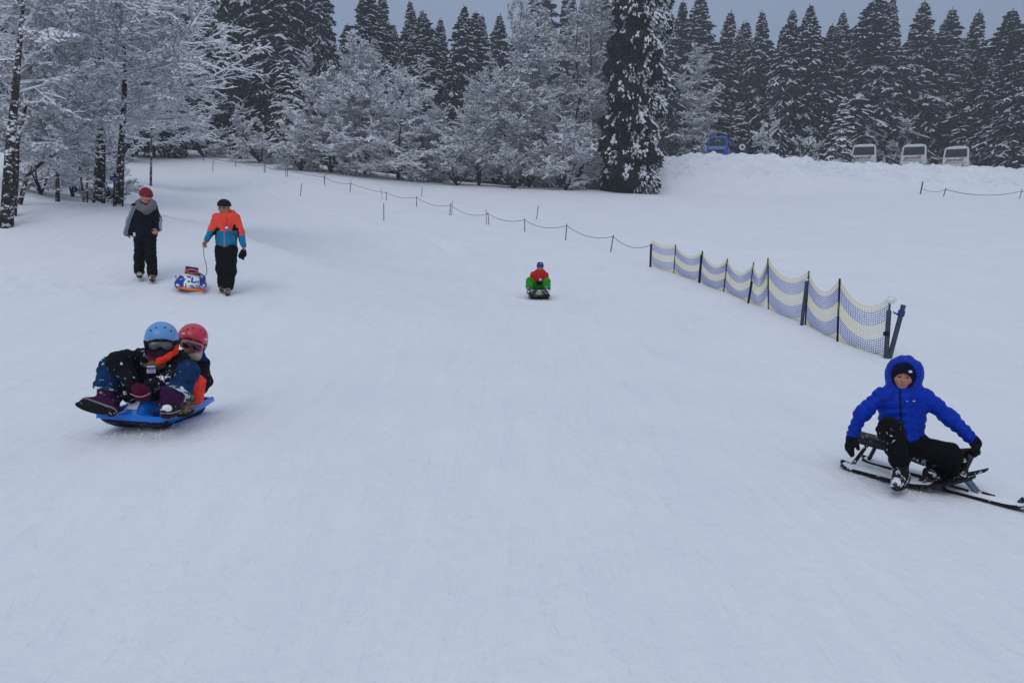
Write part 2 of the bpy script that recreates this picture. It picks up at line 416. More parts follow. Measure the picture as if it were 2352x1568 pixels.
def grow(rng, P0, D0, L, ns, wig, trop):
    "N polylines of ns segments"
    N = len(P0); pl = np.empty((N, ns + 1, 3)); pl[:, 0] = P0; d = norm(D0); st = (L / ns)[:, None]
    for i in range(ns):
        d = norm(d + rng.normal(0, wig, (N, 3)) + np.array([0, 0, 1.0]) * np.broadcast_to(trop, N)[:, None])
        pl[:, i + 1] = pl[:, i] + d * st
    return pl
def spawn(rng, pl, L, m, ang, ratio, t0=0.15, flat=0.6):
    N, k, _ = pl.shape; ns = k - 1
    t = t0 + (1 - t0) * (np.arange(m)[None] + rng.random((N, m))) / m; t = np.minimum(t, 0.999)
    i = np.floor(t * ns).astype(int); f = (t * ns - i)[..., None]
    r = np.arange(N)[:, None]
    p = pl[r, i] * (1 - f) + pl[r, i + 1] * f; d = norm(pl[r, i + 1] - pl[r, i])
    up = np.array([0, 0, 1.0]); s = norm(np.cross(d, up) + 1e-6)
    sg = np.where((np.arange(m) % 2)[None] > 0, 1.0, -1.0)[..., None]
    perp = norm(s * sg * flat + norm(rng.normal(0, 1, (N, m, 3))) * (1 - flat) + 1e-6)
    a = (ang * (0.7 + 0.6 * rng.random((N, m))))[..., None]
    dd = d * np.cos(a) + perp * np.sin(a)
    LL = (L[:, None] * ratio * (1 - 0.55 * t) * (0.6 + 0.8 * rng.random((N, m))))
    return p.reshape(-1, 3), dd.reshape(-1, 3), LL.reshape(-1)
def segs(pl, r0, r1):
    N, k, _ = pl.shape; ns = k - 1
    t = np.arange(k) / ns; R = np.broadcast_to(np.asarray(r0), N)[:, None] * (1 - t) + np.broadcast_to(np.asarray(r1), N)[:, None] * t
    return pl[:, :-1].reshape(-1, 3), pl[:, 1:].reshape(-1, 3), R[:, :-1].ravel(), R[:, 1:].ravel()

def deciduous(seed, H, trunk_pts=None, r0=0.14, lo=0.25, prof=None, nl=40, mult=(9, 6, 4), elev=(5, 65), ratio=(0.45, 0.45, 0.5), tw=0.012, sn=0.03,
              wig=0.13, frost=0.0, az=None, trop=(0.02, 0.0), stems=1, spread=0.0, ang=0.85, dens=0.92):
    rng = np.random.default_rng(seed)
    tv = []; parts = []
    mb = MB()
    P0 = []; D0 = []; L = []; RR = []
    for q in range(stems):
        if trunk_pts is not None: tp = np.array(trunk_pts, float)
        else:
            k = 7; h = H * (1 if q == 0 else 0.65 + 0.3 * rng.random()); a = rng.random() * 6.28; sp = spread * (0 if (q == 0 and stems < 3) else 1)
            tp = np.array([[math.cos(a) * sp * (i / k) ** 0.8 + rng.normal(0, 0.012 * H * (i > 0)), math.sin(a) * sp * (i / k) ** 0.8 + rng.normal(0, 0.012 * H * (i > 0)), h * i / k] for i in range(k + 1)])
        hh = tp[-1, 2]; rr = np.linspace(r0, r0 * 0.12, len(tp)); rr[0] *= 1.25
        mb.tube(tp, rr, n=9)
        n = max(3, nl // stems)
        th = lo + (1 - lo) * (np.arange(n) + rng.random(n)) / n; th = np.minimum(th, 0.995)
        s = th * (len(tp) - 1); i = np.floor(s).astype(int); f = (s - i)[:, None]
        p = tp[i] * (1 - f) + tp[i + 1] * f
        a = (np.arange(n) * 2.399 + rng.random(n) * 1.2) if az is None else az[0] + (rng.random(n) - 0.5) * az[1]
        el = np.radians(elev[0] + (elev[1] - elev[0]) * th ** 1.6 + rng.normal(0, 8, n))
        t_ = (th - lo) / (1 - lo)
        ll = (prof(t_) if prof else H * 0.3 * (1 - t_ * 0.7)) * (0.75 + 0.5 * rng.random(n))
        P0.append(p); D0.append(np.stack([np.cos(a) * np.cos(el), np.sin(a) * np.cos(el), np.sin(el)], -1)); L.append(ll); RR.append(np.interp(s, np.arange(len(tp)), rr) * 0.45)
    P0 = np.concatenate(P0); D0 = np.concatenate(D0); L = np.concatenate(L); RR = np.concatenate(RR)
    lim = grow(rng, P0, D0, L, 6, wig, trop[0])
    a, b, ra, rb = segs(lim, np.maximum(RR, tw * 2), tw * 1.1)
    lf = np.where(rng.random(len(L)) < 0.3, 0.35, 0.7 + 0.9 * rng.random(len(L)))
    def snowy(a, b, ra, rb, s, f=1.0):
        d = norm(b - a); flat = np.abs(d[:, 2]) < 0.86; mk = flat & (rng.random(len(a)) < dens)
        if frost: mk = mk | (rng.random(len(a)) < frost)
        s = s * f; mk = mk & (rng.random(len(a)) < np.minimum(1, 0.45 + f)); h = np.where(mk, s * (0.5 + rng.random(len(a))), 0.3 * ra)
        w = np.where(mk, np.maximum(ra, s * 0.55), ra); w2 = np.where(mk, np.maximum(rb, s * 0.5), rb)
        return prisms(a, b, w, w2, ra * 0.7 + h, rb * 0.7 + h * 0.9, np.where(mk, ra * 0.55, ra), np.where(mk, rb * 0.5, rb), mk)
    parts.append(snowy(a, b, ra, rb, sn * 1.15, np.repeat(lf, 6)))
    pl, LL = lim, L; r = tw
    for lev, m in enumerate(mult):
        p, d, l = spawn(rng, pl, LL, m, ang, ratio[lev], 0.12, 0.65)
        ns = (4, 3, 1)[min(lev, 2)]
        pl = grow(rng, p, d, l, ns, wig, trop[1]); LL = l; lf = np.repeat(lf, m)
        rl = r * (1.0, 0.7, 0.5)[lev]
        a, b, ra, rb = segs(pl, rl, rl * 0.5)
        parts.append(snowy(a, b, ra, rb, sn * (1.0, 0.85, 0.72)[lev], np.repeat(lf, ns)))
    return mb, merge(parts)
def build_decid(name, loc, label, cat, group, mats, *a, **k):
    t = empty(name, loc); tag(t, label, cat, group)
    mb, (v, f, m) = deciduous(*a, **k)
    mb.build('trunk', mats[0], t, smooth=True)
    link('crown', npmesh('crown', v, f, m), [mats[1], mats[2]], t)
    return t

def conifer_mesh(seed, H=20.0, R=3.6, lo=0.08, nb=330, snow=0.72, droop=0.5, pw=0.8, wsc=1.0, gap=0.12, top=1.0):
    rng = np.random.default_rng(seed); parts = []
    th = lo + (1 - lo) * ((np.arange(nb) + rng.random(nb)) / nb) ** 0.92; th = np.minimum(th, 0.99)
    a = np.arange(nb) * 2.399 + rng.random(nb) * 0.8
    lobe = 1 + 0.22 * np.sin(th * 23 + a * 2 + seed) + rng.normal(0, 0.13, nb)
    L = R * ((1 - th) ** pw) * np.minimum(1, 0.55 + (th - lo) * 3) * np.clip(lobe, 0.45, 1.4) + 0.10
    el = np.radians(-16 + 62 * th ** 3 + rng.normal(0, 7, nb))
    p0 = np.stack([np.zeros(nb), np.zeros(nb), th * H], -1)
    d0 = np.stack([np.cos(a) * np.cos(el), np.sin(a) * np.cos(el), np.sin(el)], -1)
    pl = grow(rng, p0, d0, L, 5, 0.06, -droop * 0.24)
    sw = 0.35 + 0.65 * np.clip((1 - th) * 2.2, 0, 1)
    keep = rng.random(nb) > gap; pl = pl[keep]; L = L[keep]; sw = sw[keep]; n = len(L); bs = rng.random(n) < snow
    A_, B_, ra, rb = segs(pl, 0.15 * wsc * sw, 0.08 * wsc * sw)
    mk = np.repeat(bs, 5) & (rng.random(len(A_)) < 0.93)
    hs = np.where(mk, 0.07 + 0.08 * rng.random(len(A_)), 0.02)
    parts.append(prisms(A_, B_, ra, rb, hs, hs * 0.8, 0.16 * wsc, 0.16 * wsc, mk))
    # side sprays
    p, d, l = spawn(rng, pl, L, 11, 0.95, 0.42, 0.18, 0.85)
    l = np.minimum(l, 1.5) + 0.08
    sp = grow(rng, p, d, l, 2, 0.14, -droop * 0.45)
    q = np.repeat(sw, 11); A_, B_, ra, rb = segs(sp, 0.10 * wsc * q, 0.03 * wsc)
    mk = rng.random(len(A_)) < snow * np.repeat(np.repeat(np.where(bs, 1.0, 0.45), 11), 2)
    hs = np.where(mk, 0.05 + 0.09 * rng.random(len(A_)), 0.01)
    parts.append(prisms(A_, B_, ra, rb, hs, hs * 0.5, 0.20 * wsc, 0.10 * wsc, mk))
    # hanging dark fringe
    p, d, l = spawn(rng, pl, L, 9, 0.4, 0.2, 0.15, 0.3)
    d = norm(d * 0.5 + np.array([0, 0, -1.0])); l = (0.25 + 0.5 * rng.random(len(l))) * np.repeat(sw, 9)
    sp = grow(rng, p, d, l, 1, 0.1, -0.3)
    A_, B_, ra, rb = segs(sp, 0.085 * wsc * np.repeat(sw, 9), 0.015)
    parts.append(prisms(A_, B_, ra, rb, ra * 0.6, rb, ra * 0.6, rb, np.zeros(len(A_), bool)))
    # leader
    tp = np.array([[0, 0, H * 0.93]]); pl2 = grow(rng, tp, np.array([[0, 0, 1.0]]), np.array([H * 0.08 * top]), 3, 0.02, 0.2)
    A_, B_, ra, rb = segs(pl2, 0.06, 0.02); parts.append(prisms(A_, B_, ra, rb, ra, rb, ra, rb, np.zeros(3, bool)))
    v, f, m = merge(parts)
    mb = MB(); mb.tube([[0, 0, -0.6], [0, 0, 0.4], [0, 0, H * 0.5], [0, 0, H * 0.97]], [0.30, 0.24, 0.14, 0.03], n=8)
    return v, f, m, mb
CON = []
def conifer_proto(k, **kw):
    v, f, m, mb = conifer_mesh(40 + k, **kw)
    c = npmesh('crown', v, f, m); c.materials.append(M_NEEDLE); c.materials.append(M_DUST if k != 5 else M_SNOW)
    me = D.meshes.new('trunk'); me.from_pydata(mb.v, [], mb.f); me.materials.append(M_BARKD)
    CON.append((c, me, kw.get('H', 20.0)))
for k, kw in enumerate([dict(R=4.0, droop=0.5, pw=1.0, nb=400, snow=0.55), dict(R=3.7, droop=0.8, nb=420, snow=0.42, pw=0.95), dict(R=4.7, droop=0.65, snow=0.5, pw=1.0, nb=440),
                        dict(R=3.8, droop=0.4, snow=0.66, pw=0.85, nb=400), dict(R=3.4, droop=0.7, snow=0.25, lo=0.15, pw=0.9, nb=400), dict(H=8.0, R=1.7, nb=150, snow=0.9, droop=0.3, wsc=0.75, gap=0.05)]):
    conifer_proto(k, **kw)
def conifer(u, vt, Z, k, label, wid=1.0, name='spruce_tree', group='snowy spruces at the edge of the wood', lean=0.0):
    "spruce whose tip stands at (u, vt), Z metres away"
    tip = P(u, vt, Z); g = gz(tip[0], tip[1])
    crown, trunk, H = CON[k]; s = (tip[2] - g) / H
    wid *= (1.5 if u > 1500 and k != 5 else 1.22) * (0.92 + 0.16 * ((u * 7.31) % 1.0)); t = empty(name, (tip[0], tip[1], g), scale=(s * wid, s * wid, s))
    t.rotation_euler = (rad(1.6 * math.sin(u)), rad(1.6 * math.cos(u * 1.7)), (u * 0.37) % 6.28)
    tag(t, label, 'spruce', group)
    for n, me in (('crown', crown), ('trunk', trunk)):
        o = D.objects.new(n, me); COL.objects.link(o); o.parent = t
    return t

# right-hand wood behind the coach park
RIGHT = [
 (1535,28,98,1,0.9,'slim dark spruce just right of the ivy-dark fir, tip low against the sky'),
 (1570,8,102,0,1.0,'spruce with a thin bare tip, second right of the dark fir'),
 (1622,-6,106,3,1.0,'tall snowy spruce behind the broad white frosted tree'),
 (1672,24,112,1,1.1,'distant hazy spruce in the gap above the blue coach'),
 (1708,54,112,3,1.0,'small far spruce tip right of the gap above the blue coach'),
 (1765,25,106,1,1.05,'dark spruce right of the sign disc, second tip right of the sky gap'),
 (1795,58,98,4,1.0,'low spruce tip squeezed between two taller spruces right of the blue coach'),
 (1825,22,93,2,0.8,'spruce with heavy snow clumps halfway up, left of the pointed one'),
 (1870,8,92,1,1.05,'tall pointed spruce halfway between the blue coach and the white coaches'),
 (1900,60,95,4,1.0,'dark narrow spruce leaning on the right side of the pointed spruce'),
 (1950,28,99,2,0.8,'dark bushy spruce top left of the biggest spruce'),
 (2006,-28,97,2,1.15,'biggest spruce, cut by the top edge, behind the first white coach'),
 (2042,0,96,0,0.9,'spruce whose tip touches the top edge just right of the biggest spruce'),
 (2072,44,98,4,0.9,'small spruce tip between the biggest spruce and its right neighbour'),
 (2112,2,98,2,1.0,'broad spruce straight above the middle white coach'),
 (2176,22,99,3,1.0,'round-topped spruce above and left of the last white coach'),
 (2206,88,97,2,0.85,'lower spruce in front, above the last white coach'),
 (2248,30,99,1,1.05,'spruce with a dark ragged tip right of the last white coach'),
 (2322,24,92,4,1.5,'dark spruce with a bent fuzzy tip near the right edge'),
 (2358,80,84,2,1.0,'dark snowy spruce cut by the right edge'),
 (2290,140,90,1,1.0,'low dark spruce filling between the bent-tip spruce and its left neighbour'),
 (1730,160,108,1,0.9,'low hazy spruce right behind the blue coach'),
]
for u, vt, Z, k, w, lab in RIGHT: conifer(u, vt, Z, k, 'snow-laden ' + lab, w)
LEFT = [
 (470,-120,84,1,1.0,'dark spruce behind the white twigs of the left birch'),
 (520,-210,80,2,1.0,'huge spruce just right of the frosted birch crown, cut by the top'),
 (560,-160,86,4,1.1,'very dark spruce in the shade right of the frosted birch crown'),
 (600,-230,80,1,1.2,'dark drooping spruce, second in the tall dark left block'),
 (655,-250,76,0,1.15,'spruce with big snow clumps in the middle of the tall left block'),
 (700,-120,84,4,1.0,'dark spruce hidden between the clumped spruce and the pointed one'),
 (742,-75,78,2,0.95,'spruce whose right side meets the first patch of sky'),
 (838,-50,76,0,0.9,'tall spruce between the two left patches of sky'),
 (868,-10,82,3,0.8,'twin spruce tip just right of the tall one between the sky patches'),
 (912,60,100,1,0.9,'small distant spruce tip in the left sky gap'),
 (952,5,88,1,0.9,'narrow pointed spruce right of the left sky gap'),
 (982,28,86,3,0.95,'snowier spruce second right of the left sky gap'),
 (1008,44,94,0,0.85,'spruce half hidden behind the snowier one right of the left sky gap'),
 (1057,10,86,1,0.95,'tall slim spruce in the centre-left, above the pale frosted dome'),
 (1090,26,90,3,0.85,'slim spruce left of the second sky gap'),
 (1110,40,94,0,0.8,'short spruce at the left edge of the second sky gap'),
 (1150,36,98,1,0.9,'distant spruce tip beside the big frosted tree'),
 (420,-60,90,1,1.1,'dark spruce glimpsed through the left birch twigs'),
 (1200,60,92,0,1.0,'spruce tucked behind the left side of the big frosted tree'),
 (800,60,88,4,1.1,'dark spruce in the shade below the first patch of sky'),
 (240,-100,60,1,1.0,'dark spruce standing behind the thick birch trunk on the left'),
 (130,-60,58,0,1.0,'dark snowy spruce behind the far left trunks'),
 (340,-120,66,2,0.9,'dark snowy spruce behind the thin birch trunk'),
 (20,-100,52,2,0.9,'dark spruce behind the leftmost leaning trunk'),
]
for u, vt, Z, k, w, lab in LEFT:
    if u > 780: w *= 1.35
    conifer(u, vt, Z, k, ('snow-laden ' if Z > 70 else '') + lab, w)
SMALL = [
 (663,142,68,5,0.95,'small tiered spruce with thick snow, left of the frosted group'),
 (551,240,70,5,0.95,'smallest tiered spruce at the foot of the dark left block'),
 (1938,228,80,5,0.85,'young spruce with thick snow pads left of the first white coach'),
 (1700,238,106,5,1.0,'young pale spruce right behind the blue coach'),
 (2238,262,93,5,1.4,'low snowy young spruce right of the last white coach'),
 (400,262,68,5,1.1,'young drooping snow-covered spruce beyond the thin birch'),
]
for u, vt, Z, k, w, lab in SMALL: conifer(u, vt, Z, k, lab, w, group='young spruces loaded with snow')

# deep wood behind, one mass
def deep_wood():
    v, f, m, _ = conifer_mesh(77, H=20, R=3.8, nb=150, snow=0.5, droop=0.6, wsc=1.5)
    rng = np.random.default_rng(5); parts = []
    for i in range(64):
        x = -92 + 184 * (i + 0.8 * rng.random()) / 64; y = 108 + 16 * rng.random()
        u_, v_, z_ = PROJ((x, y, 10)); lim = 78 + 40 * rng.random()
        if u_ < 460: lim = -80
        elif 1180 < u_ < 1480: lim = -20
        tipz = P(u_, lim, z_)[2]; g = gz(x, y); s = max(6, tipz - g) / 20.0 * 1.0
        a = rng.random() * 6.28; R_ = np.array([[math.cos(a), -math.sin(a), 0], [math.sin(a), math.cos(a), 0], [0, 0, 1]])
        parts.append(((v @ R_.T) * s + np.array([x, y, g]), f, m))
    v2, f2, m2 = merge(parts)
    o = link('forest', npmesh('forest', v2, f2, m2), [M_NEEDLE, M_DUST]); tag(o, 'dim dense spruce wood behind the front trees', 'forest', kind='stuff')
deep_wood()

# frosted broadleaf trees of the middle distance
FR = (M_BARKD, M_FTWIG, M_SNOW)
def place_d(u, vb, Z, vt, name, label, cat, group, seed, **k):
    b = P(u, vb, Z); b = on(b); H = P(u, vt, Z)[2] - b[2]
    kk = dict(k); R = kk.pop('R')
    sh = kk.pop('shape', 'dome')
    if sh == 'dome': prof = lambda t: R * np.sqrt(np.clip(1.0 - (t * 0.93) ** 2, 0.02, 1)) * np.minimum(1, 0.75 + t * 1.2)
    elif sh == 'cone': prof = lambda t: R * (1.02 - t) ** 0.8
    else: prof = lambda t: R * (1.05 - t * 0.5)
    return build_decid(name, b, label, cat, group, FR, seed, H, prof=prof, **kk)
GF = 'frosted leafless trees at the foot of the wood'
far = dict(r0=0.10, tw=0.017, sn=0.06, mult=(10, 9, 6), wig=0.18, dens=0.93, frost=0.42)
place_d(760, 395, 62, 175, 'frosted_tree', 'broad white-frosted tree at the left of the middle group, lowest branches sweeping the snow', 'tree', GF, 1, R=4.4, nl=54, lo=0.02, stems=4, spread=1.6, shape='dome', elev=(0, 60), **far)
place_d(838, 402, 64, 125, 'frosted_tree', 'taller frosted tree whose crown rises in front of the dark spruces, left of centre', 'tree', GF, 2, R=4.0, nl=50, lo=0.05, stems=3, spread=1.2, **far)
place_d(915, 412, 61, 178, 'frosted_tree', 'wide frosted tree with tangled brownish inner twigs, left of centre', 'tree', GF, 3, R=4.3, nl=50, lo=0.03, stems=4, spread=1.8, **dict(far, dens=0.8))
place_d(985, 418, 63, 262, 'frosted_tree', 'lower frosted tree just left of the pale rounded one', 'tree', GF, 4, R=2.8, nl=40, lo=0.02, stems=4, spread=1.0, **far)
place_d(1100, 428, 61, 195, 'frosted_tree', 'pale finely twigged frosted tree with a smooth rounded top, left of the big one', 'tree', GF, 5, R=3.1, nl=66, lo=0.03, stems=3, spread=0.7, elev=(25, 75), **dict(far, sn=0.05, wig=0.09, tw=0.015, frost=0.6, mult=(11, 9, 6)))
place_d(1215, 433, 63, -60, 'frosted_tree', 'big frosted beech left of the dark fir, cut by the top edge', 'tree', GF, 6, R=3.7, nl=84, lo=0.03, stems=4, spread=1.4, elev=(10, 70), **dict(far, sn=0.072, mult=(11, 9, 6)))
place_d(1330, 434, 64, -70, 'frosted_tree', 'tall frosted tree with dark forked limbs leaning against the dark fir', 'tree', GF, 7, R=3.6, nl=74, lo=0.04, stems=4, spread=1.6, elev=(10, 75), **dict(far, sn=0.068, dens=0.9, mult=(11, 9, 6)))
place_d(1300, 436, 58.5, 285, 'frosted_bush', 'rounded frosted bush at the edge of the field, left of the dark fir', 'bush', GF, 8, R=2.1, nl=40, lo=0.02, stems=6, spread=1.4, elev=(10, 75), **dict(far, r0=0.07, sn=0.075, tw=0.025))
place_d(1585, 340, 100, 142, 'frosted_tree', 'broad white-frosted tree behind the snow bank, left of the blue coach', 'tree', GF, 9, R=5.2, nl=54, lo=0.06, stems=2, spread=1.0, elev=(0, 60), **dict(far, sn=0.10, tw=0.035))
place_d(2052, 362, 94, 262, 'frosted_bush', 'spiky snow-covered shrub between the first and middle white coaches', 'bush', GF, 10, R=2.6, nl=30, lo=0.05, stems=5, spread=1.5, elev=(10, 60), **far)
place_d(1755, 362, 80, 268, 'frosted_bush', 'white-frosted shrub on the bank between the blue coach and the young spruce', 'bush', GF, 11, R=2.0, nl=28, lo=0.05, stems=4, spread=1.0, **far)
place_d(1856, 372, 79, 300, 'frosted_bush', 'low snowy shrub on the bank at the foot of the pointed spruce', 'bush', GF, 12, R=1.9, nl=28, lo=0.03, stems=5, spread=1.2, elev=(5, 60), **far)
place_d(1985, 362, 95, 290, 'frosted_bush', 'faint frosted shrub just behind the roof of the first white coach', 'bush', GF, 13, R=2.2, nl=26, lo=0.05, stems=4, spread=1.0, **far)
place_d(1690, 200, 112, 90, 'frosted_tree', 'pale hazy frosted tree filling the sky gap above the blue coach', 'tree', GF, 14, R=4.2, nl=46, lo=0.15, stems=2, spread=1.2, **far)
place_d(470, 352, 70, 262, 'frosted_bush', 'pale frosted thicket beyond the birch crown on the left', 'bush', GF, 15, R=2.8, nl=34, lo=0.02, stems=6, spread=2.2, elev=(5, 60), **far)
place_d(600, 372, 67, 290, 'frosted_bush', 'low pale thicket between the smallest spruce and the middle group', 'bush', GF, 16, R=2.2, nl=30, lo=0.02, stems=6, spread=1.8, elev=(5, 60), **far)
place_d(690, 385, 62, 300, 'frosted_bush', 'snow-heavy bush with a dark hollow under its branches, left of the middle group', 'bush', GF, 17, R=2.5, nl=36, lo=0.02, stems=5, spread=1.5, elev=(0, 45), **far)
place_d(1180, 432, 60, 330, 'frosted_bush', 'low brownish thicket with thin bare stems under the big frosted beech', 'bush', GF, 18, R=1.7, nl=40, lo=0.3, stems=9, spread=2.4, elev=(40, 80), **dict(far, r0=0.05, dens=0.6))
place_d(1050, 424, 60, 345, 'frosted_bush', 'small pale thicket at the foot of the rounded frosted tree', 'bush', GF, 19, R=1.5, nl=34, lo=0.1, stems=7, spread=1.8, elev=(30, 80), **dict(far, r0=0.05, dens=0.7))

# the dark ivy-clad fir in the middle
def ivy_fir():
    rng = np.random.default_rng(9)
    b = on(P(1440, 440, 60)); H = P(1452, -260, 60)[2] - b[2]
    t = empty('ivy_clad_fir', b); tag(t, 'dark ivy-clad fir column with snow clumps, standing alone in the middle of the wood edge', 'fir')
    n = 34000
    h = rng.random(n) ** 0.9 * H; a = rng.random(n) * 6.28
    rad_ = (2.12 - 0.22 * h / H) * (1 + 0.16 * np.sin(a * 3 + h * 1.1) + 0.12 * np.sin(h * 3.1 + a)) * (1 - 0.35 * (rng.random(n) ** 2.5)) * np.clip((H - h) / 1.2 + 0.25, 0.2, 1)
    rad_ = np.where(h < 1.2, rad_ * (0.9 + 0.15 * h), rad_)
    p = np.stack([np.cos(a) * rad_ + 0.012 * h * 2, np.sin(a) * rad_, h + 0.1], -1)
    out_ = np.stack([np.cos(a), np.sin(a), -0.9 - 0.8 * rng.random(n)], -1)
    L = 0.16 + 0.26 * rng.random(n)
    pl = grow(rng, p, out_, L, 2, 0.25, -0.15)
    A_, B_, ra, rb = segs(pl, 0.08, 0.035)
    clump = vnoise(a * 6, h * 1.7, 20) + 0.7 * vnoise(a * 13, h * 3.6, 21) + 0.26 * np.cos(a + 0.25) + 0.10 * (h / H - .5)
    mk = np.repeat(clump > 0.13, 2) & (rng.random(2 * n) < 0.8)
    hs = np.where(mk, 0.07 + 0.08 * rng.random(2 * n), 0.02)
    v, f, m = prisms(A_, B_, ra, rb, hs, hs, 0.10, 0.05, mk)
    link('crown', npmesh('crown', v, f, m), [M_NEEDLE, M_SNOW], t)
    mb = MB(); mb.tube([(0, 0, -0.4), (0.1, 0, H * 0.5), (0.25, 0, H * 0.98)], [1.35, 0.95, 0.2], n=10); mb.build('trunk', M_BARKD, t)
ivy_fir()

# ------------------------------------------------------------------ near trees on the left crest
GB = 'snowy birches on the left crest'
NEARM = (M_BARK, M_TWIG, M_SNOW)
def near_tree(pix, Z, r0, label, seed, name='birch_tree', group=GB, cat='tree', dz=None, **k):
    b = on(P(pix[0][0], pix[0][1], Z)); tp = []
    for i, (u, v) in enumerate(pix):
        q = P(u, v, Z + (dz[i] if dz else 0)) - b
        if i == 0: q = np.array([0, 0, -0.15])
        tp.append(q)
    H = tp[-1][2]
    return build_decid(name, b, label, cat, group, NEARM, seed, H, trunk_pts=tp, r0=r0, **k)
nk = dict(mult=(13, 9, 4), tw=0.009, sn=0.026, frost=0.3, wig=0.13, ratio=(0.42, 0.42, 0.5))
near_tree([(272,470),(279,330),(285,240),(287,150),(280,60),(276,-40),(272,-140)], 17.6, 0.085, 'slender birch beside the blue sign, widest snow-covered crown of the left trees', 21,
          lo=0.22, nl=40, prof=lambda t: 3.15 * np.sqrt(np.clip(1 - (t * 0.9) ** 2, 0.05, 1)) * np.minimum(1, 0.8 + t), elev=(12, 58), trop=(0.03, 0.0), **nk)
near_tree([(225,460),(232,330),(234,200),(230,90),(228,-60),(226,-180)], 18.6, 0.13, 'thick snow-flecked birch trunk left of the blue sign', 22,
          lo=0.30, nl=30, prof=lambda t: 2.2 * (1.05 - 0.5 * t), elev=(5, 50), trop=(0.02, -0.01), **nk)
near_tree([(10,466),(24,330),(34,220),(44,110),(54,0),(62,-90)], 14.6, 0.105, 'dark leaning trunk at the far left edge, its base in the crest snow', 23,
          lo=0.38, nl=15, prof=lambda t: 1.8 * (1.05 - 0.4 * t), elev=(5, 50), az=(1.2, 3.6), trop=(0.02, -0.01), **nk)
near_tree([(24,468),(36,420),(40,330),(58,250),(90,190)], 15.2, 0.07, 'broken secondary trunk hugging the right side of the leaning edge trunk', 24,
          lo=0.6, nl=6, prof=lambda t: 1.0 * (1.1 - 0.5 * t), elev=(5, 50), **nk)
near_tree([(40,468),(62,405),(100,370),(135,350),(170,318),(205,275),(236,262)], 16.2, 0.045, 'young birch bent over in an arch towards the thick trunk', 25,
          lo=0.25, nl=22, prof=lambda t: 1.15 * (1.1 - 0.4 * t), elev=(0, 55), **nk)
near_tree([(130,430),(132,380),(134,350),(133,300),(136,240)], 22.0, 0.06, 'dark-stemmed sapling in the hollow left of the thick birch', 26,
          lo=0.45, nl=16, prof=lambda t: 1.4 * (1.1 - 0.6 * t), elev=(0, 50), **nk)
near_tree([(194,445),(184,390),(172,345),(166,300)], 20.5, 0.030, 'thin sapling leaning left beside the thick birch', 27,
          lo=0.2, nl=14, prof=lambda t: 0.9 * (1.1 - 0.5 * t), elev=(20, 70), **nk)
near_tree([(197,446),(201,400),(206,360),(203,300)], 20.8, 0.030, 'thin upright sapling just left of the thick birch', 28,
          lo=0.2, nl=14, prof=lambda t: 0.9 * (1.1 - 0.5 * t), elev=(20, 70), **nk)
near_tree([(40,412),(41,360),(38,280),(34,150),(30,0),(28,-80)], 26.0, 0.19, 'dark trunk standing in the hollow behind the leaning edge trunk', 29,
          lo=0.34, nl=30, prof=lambda t: 3.0 * (1.05 - 0.5 * t), elev=(5, 50), **nk)
near_tree([(105,400),(110,320),(120,200),(118,60),(122,-90)], 30.0, 0.08, 'frosted tree filling the space between the left trunks', 30,
          lo=0.2, nl=46, prof=lambda t: 3.2 * (1.05 - 0.5 * t), elev=(8, 60), **dict(nk, tw=0.013, sn=0.036, mult=(13, 9, 5), frost=.45))
near_tree([(180,395),(178,320),(170,200),(176,60),(172,-90)], 33.0, 0.08, 'frosted tree in the hollow right behind the thick birch', 31,
          lo=0.2, nl=46, prof=lambda t: 3.2 * (1.05 - 0.5 * t), elev=(8, 60), **dict(nk, tw=0.014, sn=0.038, mult=(13, 9, 5), frost=.45))
near_tree([(345,385),(348,320),(352,200),(350,60),(355,-90)], 44.0, 0.06, 'pale frosted tree in the dip beyond the slender birch', 32,
          lo=0.22, nl=46, prof=lambda t: 3.0 * (1.05 - 0.5 * t), elev=(5, 60), **dict(nk, tw=0.016, sn=0.045, mult=(12, 9, 5), frost=.5))

for i, (u, vb, Z, vt, R, lab) in enumerate(((92, 418, 25, 300, 1.5, 'low frosted bush in the hollow just right of the leaning edge trunk'), (165, 418, 27, 305, 1.5, 'low frosted bush behind the dark-stemmed sapling on the left'),
                                            (250, 425, 28, 318, 1.3, 'low frosted bush between the thick birch and the slender birch'))):
    place_d(u, vb, Z, vt, 'frosted_bush', lab, 'bush', GB, 60 + i, R=R, nl=34, lo=0.04, stems=5, spread=1.1, elev=(10, 65), r0=0.035, tw=0.012, sn=0.034, mult=(10, 8, 4), wig=0.16, dens=0.95, frost=0.4)
